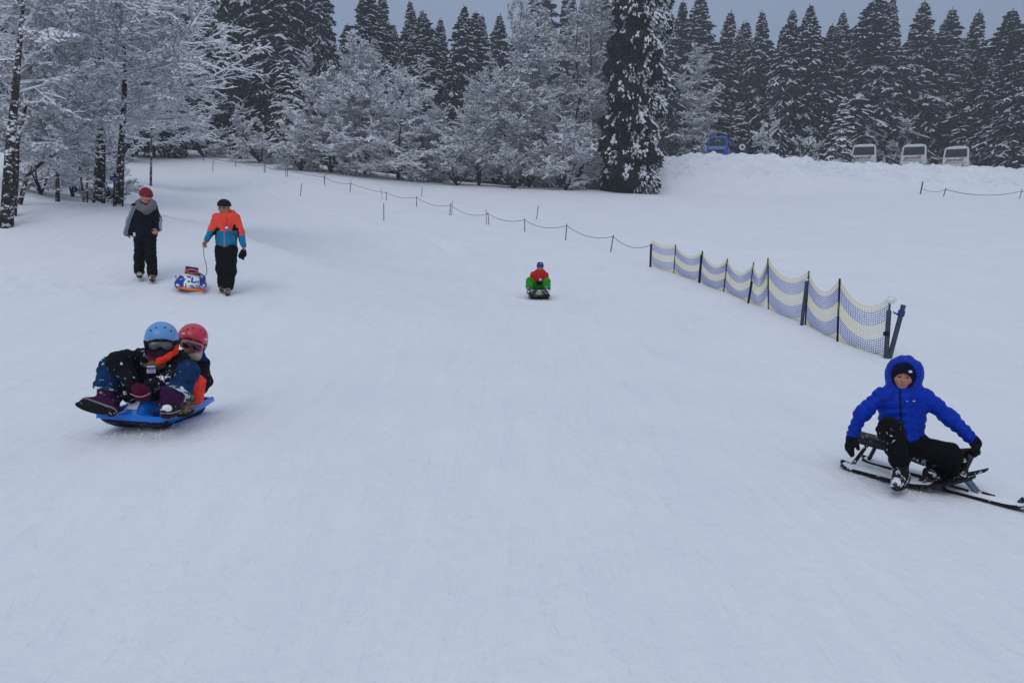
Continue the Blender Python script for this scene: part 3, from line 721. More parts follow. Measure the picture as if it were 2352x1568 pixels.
# ------------------------------------------------------------------ smooth solids from fields (bodies, clothes, boots)
class Solid:
    def __init__(s, h, k=0.03): s.h, s.k, s.p = h, k, []
    def cone(s, a, b, ra, rb=None, m=0, k=None, quilt=0, qd=0.007):
        rb = ra if rb is None else rb
        s.p.append(('c', np.asarray(a, float), np.asarray(b, float), ra, rb, m, s.k if k is None else k, quilt, qd)); return s
    thin = 1.0
    def chain(s, pts, rs, **kw):
        rs = [r * s.thin for r in rs]
        for i in range(len(pts) - 1): s.cone(pts[i], pts[i + 1], rs[i], rs[i + 1], **kw)
        return s
    def ell(s, c, r, ax=None, m=0, k=None, op='e'):
        s.p.append((op, np.asarray(c, float), np.asarray(r, float), np.eye(3) if ax is None else np.asarray(ax, float), 0, m, s.k if k is None else k)); return s
    def sub(s, c, r, ax=None, k=0.01): return s.ell(c, r, ax, 0, k, 's')
    def cut(s, o, n, k=0.0): s.p.append(('p', np.asarray(o, float), norm(n), 0, 0, 0, k)); return s
    def box(s, c, half, ax=None, m=0, k=None, r=0.01):
        s.p.append(('b', np.asarray(c, float), np.asarray(half, float), np.eye(3) if ax is None else np.asarray(ax, float), r, m, s.k if k is None else k)); return s
    @staticmethod
    def ev(q, X):
        if q[0] == 'c':
            a, b, ra, rb = q[1:5]; ab = b - a; L2 = ab @ ab + 1e-12; t = np.clip(((X - a) @ ab) / L2, 0, 1)
            r = ra + (rb - ra) * t
            if q[7]:
                sl = t * math.sqrt(L2) / q[7]; fr = np.abs(sl - np.round(sl)) * q[7]; r = r - q[8] * np.exp(-(fr / 0.011) ** 2)
            return np.sqrt((((X - a) - t[..., None] * ab) ** 2).sum(-1)) - r
        if q[0] in 'es':
            l = (X - q[1]) @ q[3].T; k0 = np.sqrt(((l / q[2]) ** 2).sum(-1)); k1 = np.sqrt(((l / q[2] ** 2) ** 2).sum(-1)) + 1e-9
            return k0 * (k0 - 1) / k1
        if q[0] == 'b':
            l = np.abs((X - q[1]) @ q[3].T) - q[2] + q[4]
            return np.sqrt((np.maximum(l, 0) ** 2).sum(-1)) + np.minimum(l.max(-1), 0) - q[4]
        if q[0] == 'p': return (X - q[1]) @ q[2]
    def bounds(s, q):
        if q[0] == 'c':
            r = max(q[3], q[4]); return np.minimum(q[1], q[2]) - r, np.maximum(q[1], q[2]) + r
        r = np.sqrt((q[3] ** 2 * (q[2] ** 2)[:, None]).sum(0)) if q[0] in 'es' else (np.abs(q[3]) * q[2][:, None]).sum(0)
        return q[1] - r, q[1] + r
    def mesh(s, wr=0.0, wl=0.05, seed=0):
        h = s.h; B = [s.bounds(q) for q in s.p if q[0] in 'ceb']
        lo = np.min([b[0] for b in B], 0) - 3 * h; hi = np.max([b[1] for b in B], 0) + 3 * h
        n = np.ceil((hi - lo) / h).astype(int) + 1
        Fd = np.full(n, 0.25); ax = [lo[i] + np.arange(n[i]) * h for i in range(3)]
        X = np.stack(np.meshgrid(*ax, indexing='ij'), -1)
        for q in s.p:
            if q[0] == 'p': Fd = np.maximum(Fd, s.ev(q, X)); continue
            l, u = s.bounds(q); pad = q[6] + 3 * h
            i0 = np.clip(np.floor((l - pad - lo) / h).astype(int), 0, n); i1 = np.clip(np.ceil((u + pad - lo) / h).astype(int) + 1, 0, n)
            sl = tuple(slice(a, b) for a, b in zip(i0, i1)); d = s.ev(q, X[sl]); f = Fd[sl]; k = q[6]
            if q[0] == 's':
                d = -d; hh = np.maximum(k - np.abs(f - d), 0) / max(k, 1e-6); Fd[sl] = np.maximum(f, d) + hh * hh * k * 0.25
            else:
                hh = np.maximum(k - np.abs(f - d), 0) / max(k, 1e-6); Fd[sl] = np.minimum(f, d) - hh * hh * k * 0.25
        if wr:
            rng = np.random.default_rng(seed + 1); w = np.zeros(n)
            for i in range(7):
                dv = norm(rng.normal(0, 1, 3) * np.array([1, 1, 1.3])) * (2 * math.pi / (wl * (0.5 + 1.2 * rng.random())))
                w += np.sin(X @ dv + rng.random() * 6.28 + 1.3 * np.sin(X @ (norm(rng.normal(0, 1, 3)) * 14)))
            Fd += np.where(np.abs(Fd) < 0.1, w * wr / 3.0, 0)
        # surface nets
        S = Fd < 0; c = np.zeros(np.array(n) - 1, int)
        for dx in (0, 1):
            for dy in (0, 1):
                for dz in (0, 1): c += S[dx:n[0] - 1 + dx, dy:n[1] - 1 + dy, dz:n[2] - 1 + dz]
        act = (c > 0) & (c < 8); idx = np.full(act.shape, -1); ci = np.argwhere(act); idx[act] = np.arange(len(ci))
        acc = np.zeros((len(ci), 3)); cnt = np.zeros(len(ci)); i, j, k_ = ci.T
        cor = [(a, b, d) for a in (0, 1) for b in (0, 1) for d in (0, 1)]
        for a in cor:
            for b in cor:
                if sum(abs(x - y) for x, y in zip(a, b)) != 1 or a > b: continue
                fa = Fd[i + a[0], j + a[1], k_ + a[2]]; fb = Fd[i + b[0], j + b[1], k_ + b[2]]
                cr_ = (fa < 0) != (fb < 0); t = np.where(cr_, fa / np.where(cr_, fa - fb, 1), 0)[:, None]
                acc += np.where(cr_[:, None], np.array(a) + t * (np.array(b) - np.array(a)), 0); cnt += cr_
        V = lo + (ci + acc / cnt[:, None]) * h
        faces = []
        for axn in range(3):
            sl0 = [slice(1, n[q] - 1) for q in range(3)]; sl0[axn] = slice(0, n[axn] - 1); sl1 = list(sl0); sl1[axn] = slice(1, n[axn])
            s0 = S[tuple(sl0)]; s1 = S[tuple(sl1)]; e = np.argwhere(s0 != s1)
            if not len(e): continue
            inside = s0[tuple(e.T)]
            off = np.ones(3, int); off[axn] = 0; g = e + off
            u = (axn + 1) % 3; w_ = (axn + 2) % 3
            def cell(du, dw):
                q = g.copy(); q[:, u] += du; q[:, w_] += dw; return idx[q[:, 0], q[:, 1], q[:, 2]]
            Q = np.stack([cell(-1, -1), cell(0, -1), cell(0, 0), cell(-1, 0)], -1)
            Q = np.where(inside[:, None], Q, Q[:, ::-1]); faces.append(Q)
        Fc = np.concatenate(faces); Fc = Fc[(Fc >= 0).all(1)]
        return V, Fc
    def tags(s, pts):
        pr = [q for q in s.p if q[0] in 'ceb']; d = np.stack([s.ev(q, pts) for q in pr]); return np.array([q[5] for q in pr])[d.argmin(0)]
    def build(s, name, mats, parent=None, base=None, matfn=None, wr=0.0, wl=0.05, seed=0):
        V, Fc = s.mesh(wr, wl, seed); cen = V[Fc].mean(1); mi = s.tags(cen)
        if matfn: mi = matfn(cen, mi)
        b = np.zeros(3) if base is None else np.asarray(base)
        if not isinstance(mats, (list, tuple)): mats = [mats]
        me = npmesh(name, V - b, Fc, mi, smooth=True)
        return link(name, me, mats, parent)

def frame(fwd, up=(0, 0, 1), roll=0.0):
    "rows: right (picture side when facing the camera), forward, up"
    f = norm(np.asarray(fwd, float)); u = np.asarray(up, float); r = norm(np.cross(u, f)); u = np.cross(f, r)
    if roll: c, s_ = math.cos(roll), math.sin(roll); r, u = r * c + u * s_, u * c - r * s_
    return np.array([r, f, u])
def head(s, c, ax, H=0.20, m=0, jaw=1.0):
    "skull, jaw, nose, ears, lips round the head centre c; H chin to crown"
    L = lambda x, y, z: c + (ax.T @ (np.array([x, y, z]) * H))
    s.ell(L(0, -0.03, 0.10), np.array([0.355, 0.42, 0.40]) * H, ax, m, 0.02)
    s.ell(L(0, 0.06, -0.16), np.array([0.285, 0.31, 0.30]) * H * jaw, ax, m, 0.03)
    s.ell(L(0, 0.16, -0.36), np.array([0.15, 0.15, 0.11]) * H, ax, m, 0.03)          # chin
    s.cone(L(0, 0.37, 0.02), L(0, 0.44, -0.12), 0.035 * H, 0.055 * H, m, k=0.012)    # nose
    for sx in (-1, 1):
        s.ell(L(sx * 0.045, 0.41, -0.125), np.array([0.035, 0.035, 0.028]) * H, ax, m, 0.006)
        s.cone(L(sx * 0.07, 0.36, 0.085), L(sx * 0.22, 0.30, 0.085), 0.035 * H, 0.03 * H, m, k=0.012)   # brow
        s.ell(L(sx * 0.18, 0.27, -0.10), np.array([0.10, 0.09, 0.09]) * H, ax, m, 0.02)                 # cheek
        s.ell(L(sx * 0.355, -0.04, -0.04), np.array([0.035, 0.075, 0.115]) * H, ax, m, 0.008)           # ear
        s.sub(L(sx * 0.135, 0.44, 0.02), np.array([0.075, 0.09, 0.042]) * H, ax, 0.012)                 # eye socket
    s.cone(L(-0.085, 0.335, -0.245), L(0.085, 0.335, -0.245), 0.026 * H, m=m, k=0.010)
    s.cone(L(-0.07, 0.33, -0.285), L(0.07, 0.33, -0.285), 0.028 * H, m=m, k=0.008)
def face_mats(c, ax, H, hair_z=None, lips=3, eyes=1, brow=2):
    def fn(cen, mi):
        l = ((cen - c) @ ax.T) / H; x, y, z = l.T; fr = y > 0.12
        mi = mi.copy(); near = (np.abs(x) < 0.5) & (np.abs(z) < 0.6) & (np.abs(y) < 0.6)
        mi[near & fr & ((((np.abs(x) - 0.135) / 0.062) ** 2 + ((z - 0.015) / 0.028) ** 2) < 1)] = eyes
        mi[near & fr & (np.abs(z - 0.115 - 0.1 * (0.14 - np.abs(x))) < 0.017) & (np.abs(np.abs(x) - 0.15) < 0.085)] = brow
        mi[near & fr & (((x / 0.11) ** 2 + ((z + 0.265) / 0.035) ** 2) < 1)] = lips
        return mi
    return fn
def hand(s, w, d, n, L=0.16, curl=(0.4, 0.4, 0.4, 0.4), g=0.0, side=1, m=0, thumb=0.5, spread=0.08):
    d = norm(d); n = np.asarray(n, float); n = norm(n - d * (n @ d)); t = np.cross(d, n) * side
    s.cone(w - d * 0.10 * L, w + d * 0.12 * L, 0.15 * L + g, m=m, k=0.008)
    for i in range(4):
        o = (0.5 - i / 3.0) * 0.34 * L; kn = w + d * L * (0.52 - 0.03 * abs(i - 1)) + t * o
        s.cone(w + d * 0.06 * L + t * o * 0.75, kn, 0.085 * L + g, 0.075 * L + g, m=m, k=0.010)
        a = 0.0; p = kn; ll = L * (0.42, 0.47, 0.44, 0.34)[i]; c_ = curl[i]; sp = (0.5 - i / 3.0) * 2 * spread
        for q, (fr, cf) in enumerate(((0.45, 0.9), (0.31, 1.2), (0.24, 0.8))):
            a += c_ * cf; dd = norm(d * math.cos(a) + n * math.sin(a) + t * sp); e = p + dd * ll * fr
            s.cone(p, e, (0.062 - 0.006 * q) * L + g, (0.056 - 0.006 * q) * L + g, m=m, k=0.004); p = e
    b = w + d * 0.10 * L + t * 0.15 * L; e = b + norm(d * 0.75 + t * 0.75 + n * 0.35) * 0.27 * L
    s.cone(b, e, 0.085 * L + g, 0.07 * L + g, m=m, k=0.008)
    s.cone(e, e + norm(d * 0.9 + t * 0.15 + n * thumb * 1.2) * 0.26 * L, 0.066 * L + g, 0.052 * L + g, m=m, k=0.004)
def boot(s, ankle, toe, heel, up, r=0.045, shaft=0.12, w=0.045, sole=0.018, m=0, ms=1, mt=0):
    "shaft from the ankle up, foot to the toe; soles under it"
    ankle, toe, heel = (np.asarray(q, float) for q in (ankle, toe, heel)); up = norm(up); f = norm(toe - heel)
    s.cone(ankle + up * shaft, ankle, r * 1.08, r, m, k=0.02)
    s.cone(ankle, heel + up * w * 0.9 + f * w * 0.6, r, w, m, k=0.02)
    s.cone(ankle + f * w * 0.5 - up * 0.01, toe + up * w * 0.75 - f * w, r * 0.9, w * 0.85, m, k=0.03)
    s.cone(heel + f * w + up * w * 0.8, toe - f * w + up * w * 0.7, w * 0.95, w * 0.95, mt, k=0.02)
    r_ = norm(np.cross(f, up)); u2 = np.cross(r_, f); L = np.linalg.norm(toe - heel)
    s.ell((heel + toe) / 2 + u2 * sole * 0.3 + f * L * .06, (w * 1.06, L / 2 * 1.0, sole * 1.5), np.array([r_, f, u2]), ms, k=0.003); s.ell(heel + f * w * .8 + u2 * sole * .3, (w * .92, w * 1.0, sole * 1.35), np.array([r_, f, u2]), ms, k=0.006)
def snow_bits(name, pts, r, seed, label=None, parent=None, base=None, mat_=None):
    rng = np.random.default_rng(seed); mb = MB()
    for p in pts:
        q = r * (0.4 + 1.1 * rng.random() ** 2)
        mb.sphere(p, q, 7, sc=(0.7 + 0.6 * rng.random(), 0.7 + 0.6 * rng.random(), 0.5 + 0.4 * rng.random()))
    return mb.build(name, mat_ or M_LUMP, parent, base, smooth=True)
M_LUMP = mat('loose_snow', (0.85, 0.87, 0.89), 0.8)
SKIN = lambda n, r, g, b: mat(n, A(r, g, b), 0.55, noise=0.06, nscale=30)
M_EYE = mat('dark_eye', A(52, 44, 46), 0.5); M_BROW = mat('dark_brow', A(88, 68, 62), 0.8); M_LIP = mat('lips', A(142, 92, 90), 0.5)  # plain dark eye colour, brow and lip tones
M_BLACK = mat('black_fabric', A(9, 11, 20), 0.75, noise=0.3, nscale=25, bump=0.5, bscale=60, sheen=0.2)
M_NAVY = mat('navy_fabric', A(8, 13, 30), 0.7, noise=0.25, nscale=20, bump=0.4, bscale=70, sheen=0.2)
M_GLOVE = mat('black_glove', A(10, 11, 17), 0.7, noise=0.3, nscale=40, bump=0.5, bscale=90)
M_PLBLACK = mat('black_plastic', A(14, 15, 24), 0.4, noise=0.2, nscale=14, specks=0.10, speck_scale=22)
M_STEEL = mat('frosted_metal', A(84, 98, 130), 0.35, metallic=0.5)
M_SOLE = mat('boot_sole', A(26, 26, 34), 0.8, specks=0.1, speck_scale=40)
M_CARD = mat('white_name_card', A(190, 200, 228), 0.4)
# ------------------------------------------------------------------ boy on the steerable ski sledge (right)
B = View(1891.9, 796.6, 0.2540, 5.35)
cp = lambda px: px * 0.2540 * 5.35 / F            # crop pixels to metres
def ski_sledge():
    a0 = G(1930, 1071); a1 = G(2300, 1168)
    f = norm(a1 - a0); n = np.array([0, 0, 1.0]); s = norm(np.cross(n, f)); up = np.cross(f, s)   # s points away from the camera
    org = a0
    t = empty('steerable_sledge', org); tag(t, 'black steerable ski sledge under the boy in the blue jacket', 'sledge')
    Q = lambda a, b, c: org + f * a + s * b + up * c
    global SQ; SQ = Q
    def ski(b, x0, x1, w, rise, tail, name, snow, c0=0.0, LR=0.42):
        xs = np.linspace(x0, x1, 40); Lr = LR; h = []; ww = []
        for x in xs:
            tt = max(0, (x - (x1 - Lr)) / Lr); th = max(0, ((x0 + 0.10) - x) / 0.10)
            h.append(0.006 + rise * tt ** 1.8 + tail * th ** 2)
            e0 = min(1, (x - x0 + 0.004) / 0.09); e1 = min(1, (x1 - x + 0.01) / 0.14)
            ww.append(w * (math.sin(e0 * math.pi / 2) ** 0.6) * (0.45 + 0.55 * math.sin(e1 * math.pi / 2) ** 0.6))
        mb = MB(); ms = MB()
        vs = []
        for x, hh, wi in zip(xs, h, ww):
            for bb, cc in ((-wi, 0.0), (-wi, 0.020), (-wi + 0.008, 0.020), (-wi + 0.008, 0.010), (wi - 0.008, 0.010), (wi - 0.008, 0.020), (wi, 0.020), (wi, 0.0)):
                vs.append(Q(x, b + bb, c0 + hh + cc))
        fs = []
        for i in range(39):
            for q in range(8):
                q2 = (q + 1) % 8; fs.append((i * 8 + q, (i + 1) * 8 + q, (i + 1) * 8 + q2, i * 8 + q2))
        fs += [tuple(range(8)), tuple(39 * 8 + q for q in range(8))[::-1]]
        mb.add(vs, fs)
        for i in range(1, 30, 2):                                   # tread lugs under the edge
            mb.box(Q(xs[i], b - ww[i] * 0.6, c0 + h[i] - 0.006), 0.02, 0.02, 0.014, [f, s, up])
        o = mb.build(name, M_PLBLACK, t, org)
        vs = []; nb = 7; rng = np.random.default_rng(int(b * 100 + 50)); k0, k1 = snow
        use = [i for i in range(40) if k0 <= xs[i] <= k1]
        for i in use:
            for j in range(nb):
                y = (j / (nb - 1) * 2 - 1); edge = (1 - y * y) ** 0.5
                ee = min(1, (i - use[0]) / 3, (use[-1] - i) / 6)
                hh = 0.017 + (0.018 + 0.014 * vnoise(np.array(xs[i] * 22.), np.array(j * 0.9), 31)) * edge * max(ee, 0)
                vs.append(Q(xs[i], b + y * (ww[i] - 0.008), c0 + h[i] + hh))
        fs = [(i * nb + j, (i + 1) * nb + j, (i + 1) * nb + j + 1, i * nb + j + 1) for i in range(len(use) - 1) for j in range(nb - 1)]
        ms.add(vs, fs); ms.build('snow_cover', M_LUMP, o, org, smooth=True)
        return o
    ski(0.0, 0.0, 0.90, 0.072, 0.15, 0.03, 'runner', (0.01, 0.66))
    ski(0.30, 0.04, 0.90, 0.060, 0.15, 0.03, 'runner', (0.06, 0.62))
    ski(0.10, 0.66, 1.36, 0.062, 0.09, 0.05, 'steering_ski', (0.69, 1.2), LR=0.3)
    # seat and beam
    mb = MB()
    st = [Q(0.08, 0.15, 0.235), Q(0.24, 0.15, 0.23), Q(0.42, 0.15, 0.215), Q(0.60, 0.15, 0.19)]
    mb.box((st[0] + st[1]) / 2, 0.26, 0.15, 0.045, [norm(st[1] - st[0]), s, up]); mb.box((st[1] + st[3]) / 2, 0.46, 0.12, 0.04, [norm(st[3] - st[1]), s, up])
    for i in range(5): mb.box(Q(0.07 + i * 0.04, 0.15, 0.259 - i * 0.0015), 0.014, 0.12, 0.006, [f, s, up])
    pass
    mb.build('seat', M_PLBLACK, t, org)
    mb = MB()
    mb.tube([Q(0.06, 0.08, 0.215), Q(0.3, 0.08, 0.205), Q(0.52, 0.09, 0.165), Q(0.74, 0.12, 0.13)], 0.022, 8)
    mb.tube([Q(0.06, 0.22, 0.215), Q(0.3, 0.22, 0.205), Q(0.52, 0.21, 0.165), Q(0.74, 0.18, 0.13)], 0.022, 8)
    for a, b in ((0.10, 0.02), (0.58, 0.02), (0.12, 0.28), (0.58, 0.28)):
        mb.tube([Q(a + 0.06, 0.15 + (b - 0.15) * 0.5, 0.22), Q(a - 0.02, b, 0.03)], 0.015, 6)
    mb.tube([Q(0.60, -0.02, 0.035), Q(0.60, 0.32, 0.035)], 0.014, 6)
    mb.tube([Q(0.72, 0.02, 0.06), Q(0.76, 0.15, 0.115), Q(0.72, 0.28, 0.06)], 0.018, 6)
    mb.build('frame', M_PLBLACK, t, org)
    # steering: column, handlebar, fork
    mb = MB()
    mb.tube([Q(0.80, 0.14, 0.09), Q(0.80, 0.14, 0.18), Q(0.80, 0.14, 0.27)], [0.034, 0.026, 0.05], 8)
    hb1, hb2 = P(1891.9 + 1400 * .254, 796.6 + 930 * .254, PROJ(Q(.8, .14, .28))[2] - .02), P(1891.9 + 1150 * .254, 796.6 + 942 * .254, PROJ(Q(.8, .14, .28))[2] + .02)
    mb.tube([Q(0.80, 0.14, 0.17), hb1 * .55 + hb2 * .45], 0.02, 6); mb.tube([Q(0.80, 0.14, 0.17), hb1 * .25 + hb2 * .75], 0.02, 6)
    mb.sphere(Q(0.77, 0.14, 0.11), 0.055, 10, sc=(1.2, 1, 0.7))
    mb.build('steering_column', M_PLBLACK, t, org)
    mb = MB(); mb.tube([hb1, hb2], 0.017, 8); mb.build('handlebar', M_PLBLACK, t, org)
    mb = MB()
    for b in (0.10, 0.15): mb.tube([Q(0.83, b + 0.01, 0.10), Q(0.91, b, 0.03)], [0.019, 0.014], 6)
    mb.build('fork', M_STEEL, t, org)
    for pp_, rr_, nn_ in (([Q(1.15, 0.12, 0.03), Q(1.175, 0.12, 0.075)], .016, 'peg'), ([Q(0.74, 0.07, 0.05), Q(0.86, 0.07, 0.045)], .009, 'grip_bar'), ([Q(0.93, 0.12, 0.045), Q(1.01, 0.12, 0.04)], .009, 'grip_bar')):
        mb = MB(); mb.tube(pp_, rr_, 6); mb.build(nn_, M_PLBLACK, t, org)
    return t
ski_sledge()
def boy():
    base = G(2065, 1126)
    J = B; _u, _v, _z = PROJ(SQ(0.80, 0.14, 0.28)); HZ = _z - B.Z - 0.02;
    skin = SKIN('boy_skin', 150, 118, 112)
    hc = J(718, 268, -0.02); ax = frame(tocam(hc, rad(2), 0.02), roll=rad(-2)); H = cp(235)
    hip = J(720, 840, 0.06); nk = J(722, 395, 0.02)
    kL, aL = J(600, 745, -0.20), J(688, 1060, -0.17)
    kR, aR = J(1130, 975, -0.12), J(1105, 1165, 0.02)
    shL, elL, wrL = J(525, 440, 0.02), J(345, 600, 0.02), J(252, 822, 0.06)
    shR, elR, wrR = J(905, 445, 0.0), J(1140, 640, HZ * .5), J(1372, 868, HZ)
    # one continuous body
    s = Solid(0.0062, 0.02); s.thin = 0.78
    head(s, hc, ax, H); s.cone(hc - ax[2] * H * 0.2 - ax[1] * 0.02, nk, cp(60), cp(70))
    s.cone(nk, J(715, 480, 0.03), cp(70), cp(105)); s.chain([shL, J(715, 460, 0.03), shR], [cp(60), cp(80), cp(60)])
    s.chain([J(715, 480, 0.03), J(710, 640, 0.05), hip], [cp(125), cp(115), cp(120)])
    s.chain([shL, elL, wrL], [cp(48), cp(38), cp(30)]); s.chain([shR, elR, wrR], [cp(48), cp(38), cp(30)])
    s.chain([J(650, 860, 0.04), kL, aL], [cp(80), cp(60), cp(42)]); s.chain([J(800, 870, 0.04), kR, aR], [cp(80), cp(60), cp(42)])
    s.cone(aL, J(680, 1215, -0.22), cp(42), cp(35)); s.cone(aR, J(985, 1190, -0.02), cp(42), cp(35))
    hand(s, wrL, J(222, 950, 0.04) - wrL, J(330, 900, 0.1) - wrL, L=0.125, side=1, curl=(.2, .3, .4, .5))
    hand(s, wrR, J(1400, 960, HZ - .03) - wrR, J(1330, 930, HZ) - wrR, L=0.125, side=-1, curl=(1, 1, 1, 1))
    body = s.build('person', [skin, M_EYE, M_BROW, M_LIP], None, base, face_mats(hc, ax, H)); body.location = base
    tag(body, 'boy in a bright blue hooded jacket crouching on the black ski sledge', 'person')
    blue = mat('blue_quilted_nylon', A(0, 44, 166), 0.5, noise=0.18, nscale=10, bump=0.7, bscale=22)
    navyin = mat('dark_blue_lining', A(8, 14, 60), 0.7)
    Qd = 0.055
    s = Solid(0.0065, 0.03)
    s.cone(J(610, 480, 0.03), J(595, 770, 0.05), cp(112), cp(98), quilt=Qd); s.cone(J(815, 480, 0.03), J(812, 770, 0.05), cp(112), cp(98), quilt=Qd)
    s.cone(J(712, 470, 0.0), J(705, 770, 0.03), cp(120), cp(118), quilt=Qd)
    s.chain([J(535, 445, 0.03), J(715, 440, 0.03), J(900, 452, 0.02)], [cp(72), cp(95), cp(72)])
    s.chain([shL, elL, J(262, 780, 0.05)], [cp(80), cp(70), cp(56)], quilt=0.05, qd=0.008)
    s.chain([shR, elR, J(1345, 835, HZ)], [cp(82), cp(72), cp(56)], quilt=0.05, qd=0.008)
    s.cone(J(720, 385, 0.0), J(716, 440, 0.02), cp(95), cp(120), k=0.02)
    s.ell(J(728, 245, 0.03), (cp(158), cp(175), cp(172)), ax, 0, 0.03)                      # hood
    s.cone(J(640, 365, 0.02), J(800, 365, 0.02), cp(75), cp(75), k=0.03)
    s.sub(J(724, 262, -0.14), (cp(112), cp(190), cp(118)), ax, 0.025)
    s.ell(J(700, 800, 0.05), (cp(195), cp(150), cp(50)), None, 0, 0.02)
    def mf(c, mi):
        x, y = J.inv(c); mi = mi.copy(); fr = c[:, 1] < hc[1] + 0.10
        mi[(np.abs(x - 690 - (y - 400) * 0.035) < 10) & (y > 385) & (y < 830) & fr] = 1
        r = np.hypot((x - 724) / 118, (y - 262) / 124); mi[(r < 1.0) & (y < 372)] = 1
        mi[(np.abs(y - 486) < 3.2) & (np.abs(x - 790) < 40) & fr] = 2
        return mi
    s.build('jacket', [blue, navyin, M_CARD], body, base, mf, wr=0.0042, wl=0.06, seed=3)
    beanie = mat('navy_knit', A(10, 14, 44), 0.9, bump=0.6, bscale=150)
    s = Solid(0.006, 0.015)
    L = lambda x, y, z: hc + ax.T @ (np.array([x, y, z]) * H)
    s.ell(L(0, -0.04, 0.17), np.array([.47, .52, .46]) * H, ax); s.ell(L(0, -0.08, -0.05), np.array([.43, .42, .36]) * H, ax)
    s.sub(L(0, 0.5, -0.20), np.array([.345, .52, .38]) * H, ax, 0.008); s.cut(L(0, 0, -0.36), -ax[2])
    o = s.build('beanie', beanie, body, base)
    mb = MB(); mb.box(L(.2, .44, .27), 0.022, 0.006, 0.016, frame(norm(ax.T @ np.array([.4, .9, .35])))); mb.build('logo_patch', M_CARD, o, base)
    tr = mat('black_ski_trousers', A(8, 9, 15), 0.8, noise=0.3, nscale=18, bump=0.5, bscale=50, specks=0.06, speck_scale=34)
    s = Solid(0.0065, 0.04)
    s.cone(J(640, 850, 0.05), J(800, 860, 0.05), cp(115), cp(115)); s.chain([J(650, 850, 0.04), kL, J(685, 1030, -0.17)], [cp(110), cp(98), cp(82)])
    s.chain([J(800, 880, 0.04), kR], [cp(108), cp(98)]); s.chain([kR, J(1120, 1150, -0.03)], [cp(98), cp(92)])
    s.cone(J(1120, 1150, -0.03), J(1075, 1175, 0.0), cp(80), cp(60))
    s.build('trousers', tr, body, base, wr=0.005, wl=0.055, seed=5)
    bt = mat('black_boot_with_snow', A(20, 20, 26), 0.6, specks=0.225, speck_scale=18, speck_col=(0.75, 0.78, 0.82))
    s = Solid(0.0065, 0.02); boot(s, J(690, 1130, -0.17), J(650, 1290, -0.33), J(725, 1215, -0.08), (0, 0, 1), r=cp(62), shaft=cp(70), w=cp(55))
    s.build('boot', [bt, M_SOLE], body, base)
    s = Solid(0.0065, 0.02); boot(s, J(1040, 1150, 0.0), J(905, 1155, -0.05), J(1075, 1215, 0.0), (0, -0.2, 1), r=cp(62), shaft=cp(20), w=cp(52))
    s.build('boot', [bt, M_SOLE], body, base)
    s = Solid(0.0055, 0.015); hand(s, wrL, J(222, 950, 0.04) - wrL, J(330, 920, 0.1) - wrL, L=0.135, g=0.007, side=1, curl=(.2, .3, .4, .5)); s.cone(J(262, 790, .05), wrL, cp(46), cp(48)); s.build('glove', M_GLOVE, body, base)
    s = Solid(0.0055, 0.015); hand(s, wrR, J(1395, 965, HZ - .03) - wrR, J(1310, 960, HZ) - wrR, L=0.135, g=0.008, side=-1, curl=(1, 1.05, 1.1, 1.15)); s.cone(J(1350, 835, HZ), wrR, cp(46), cp(50)); s.build('glove', M_GLOVE, body, base)
boy()
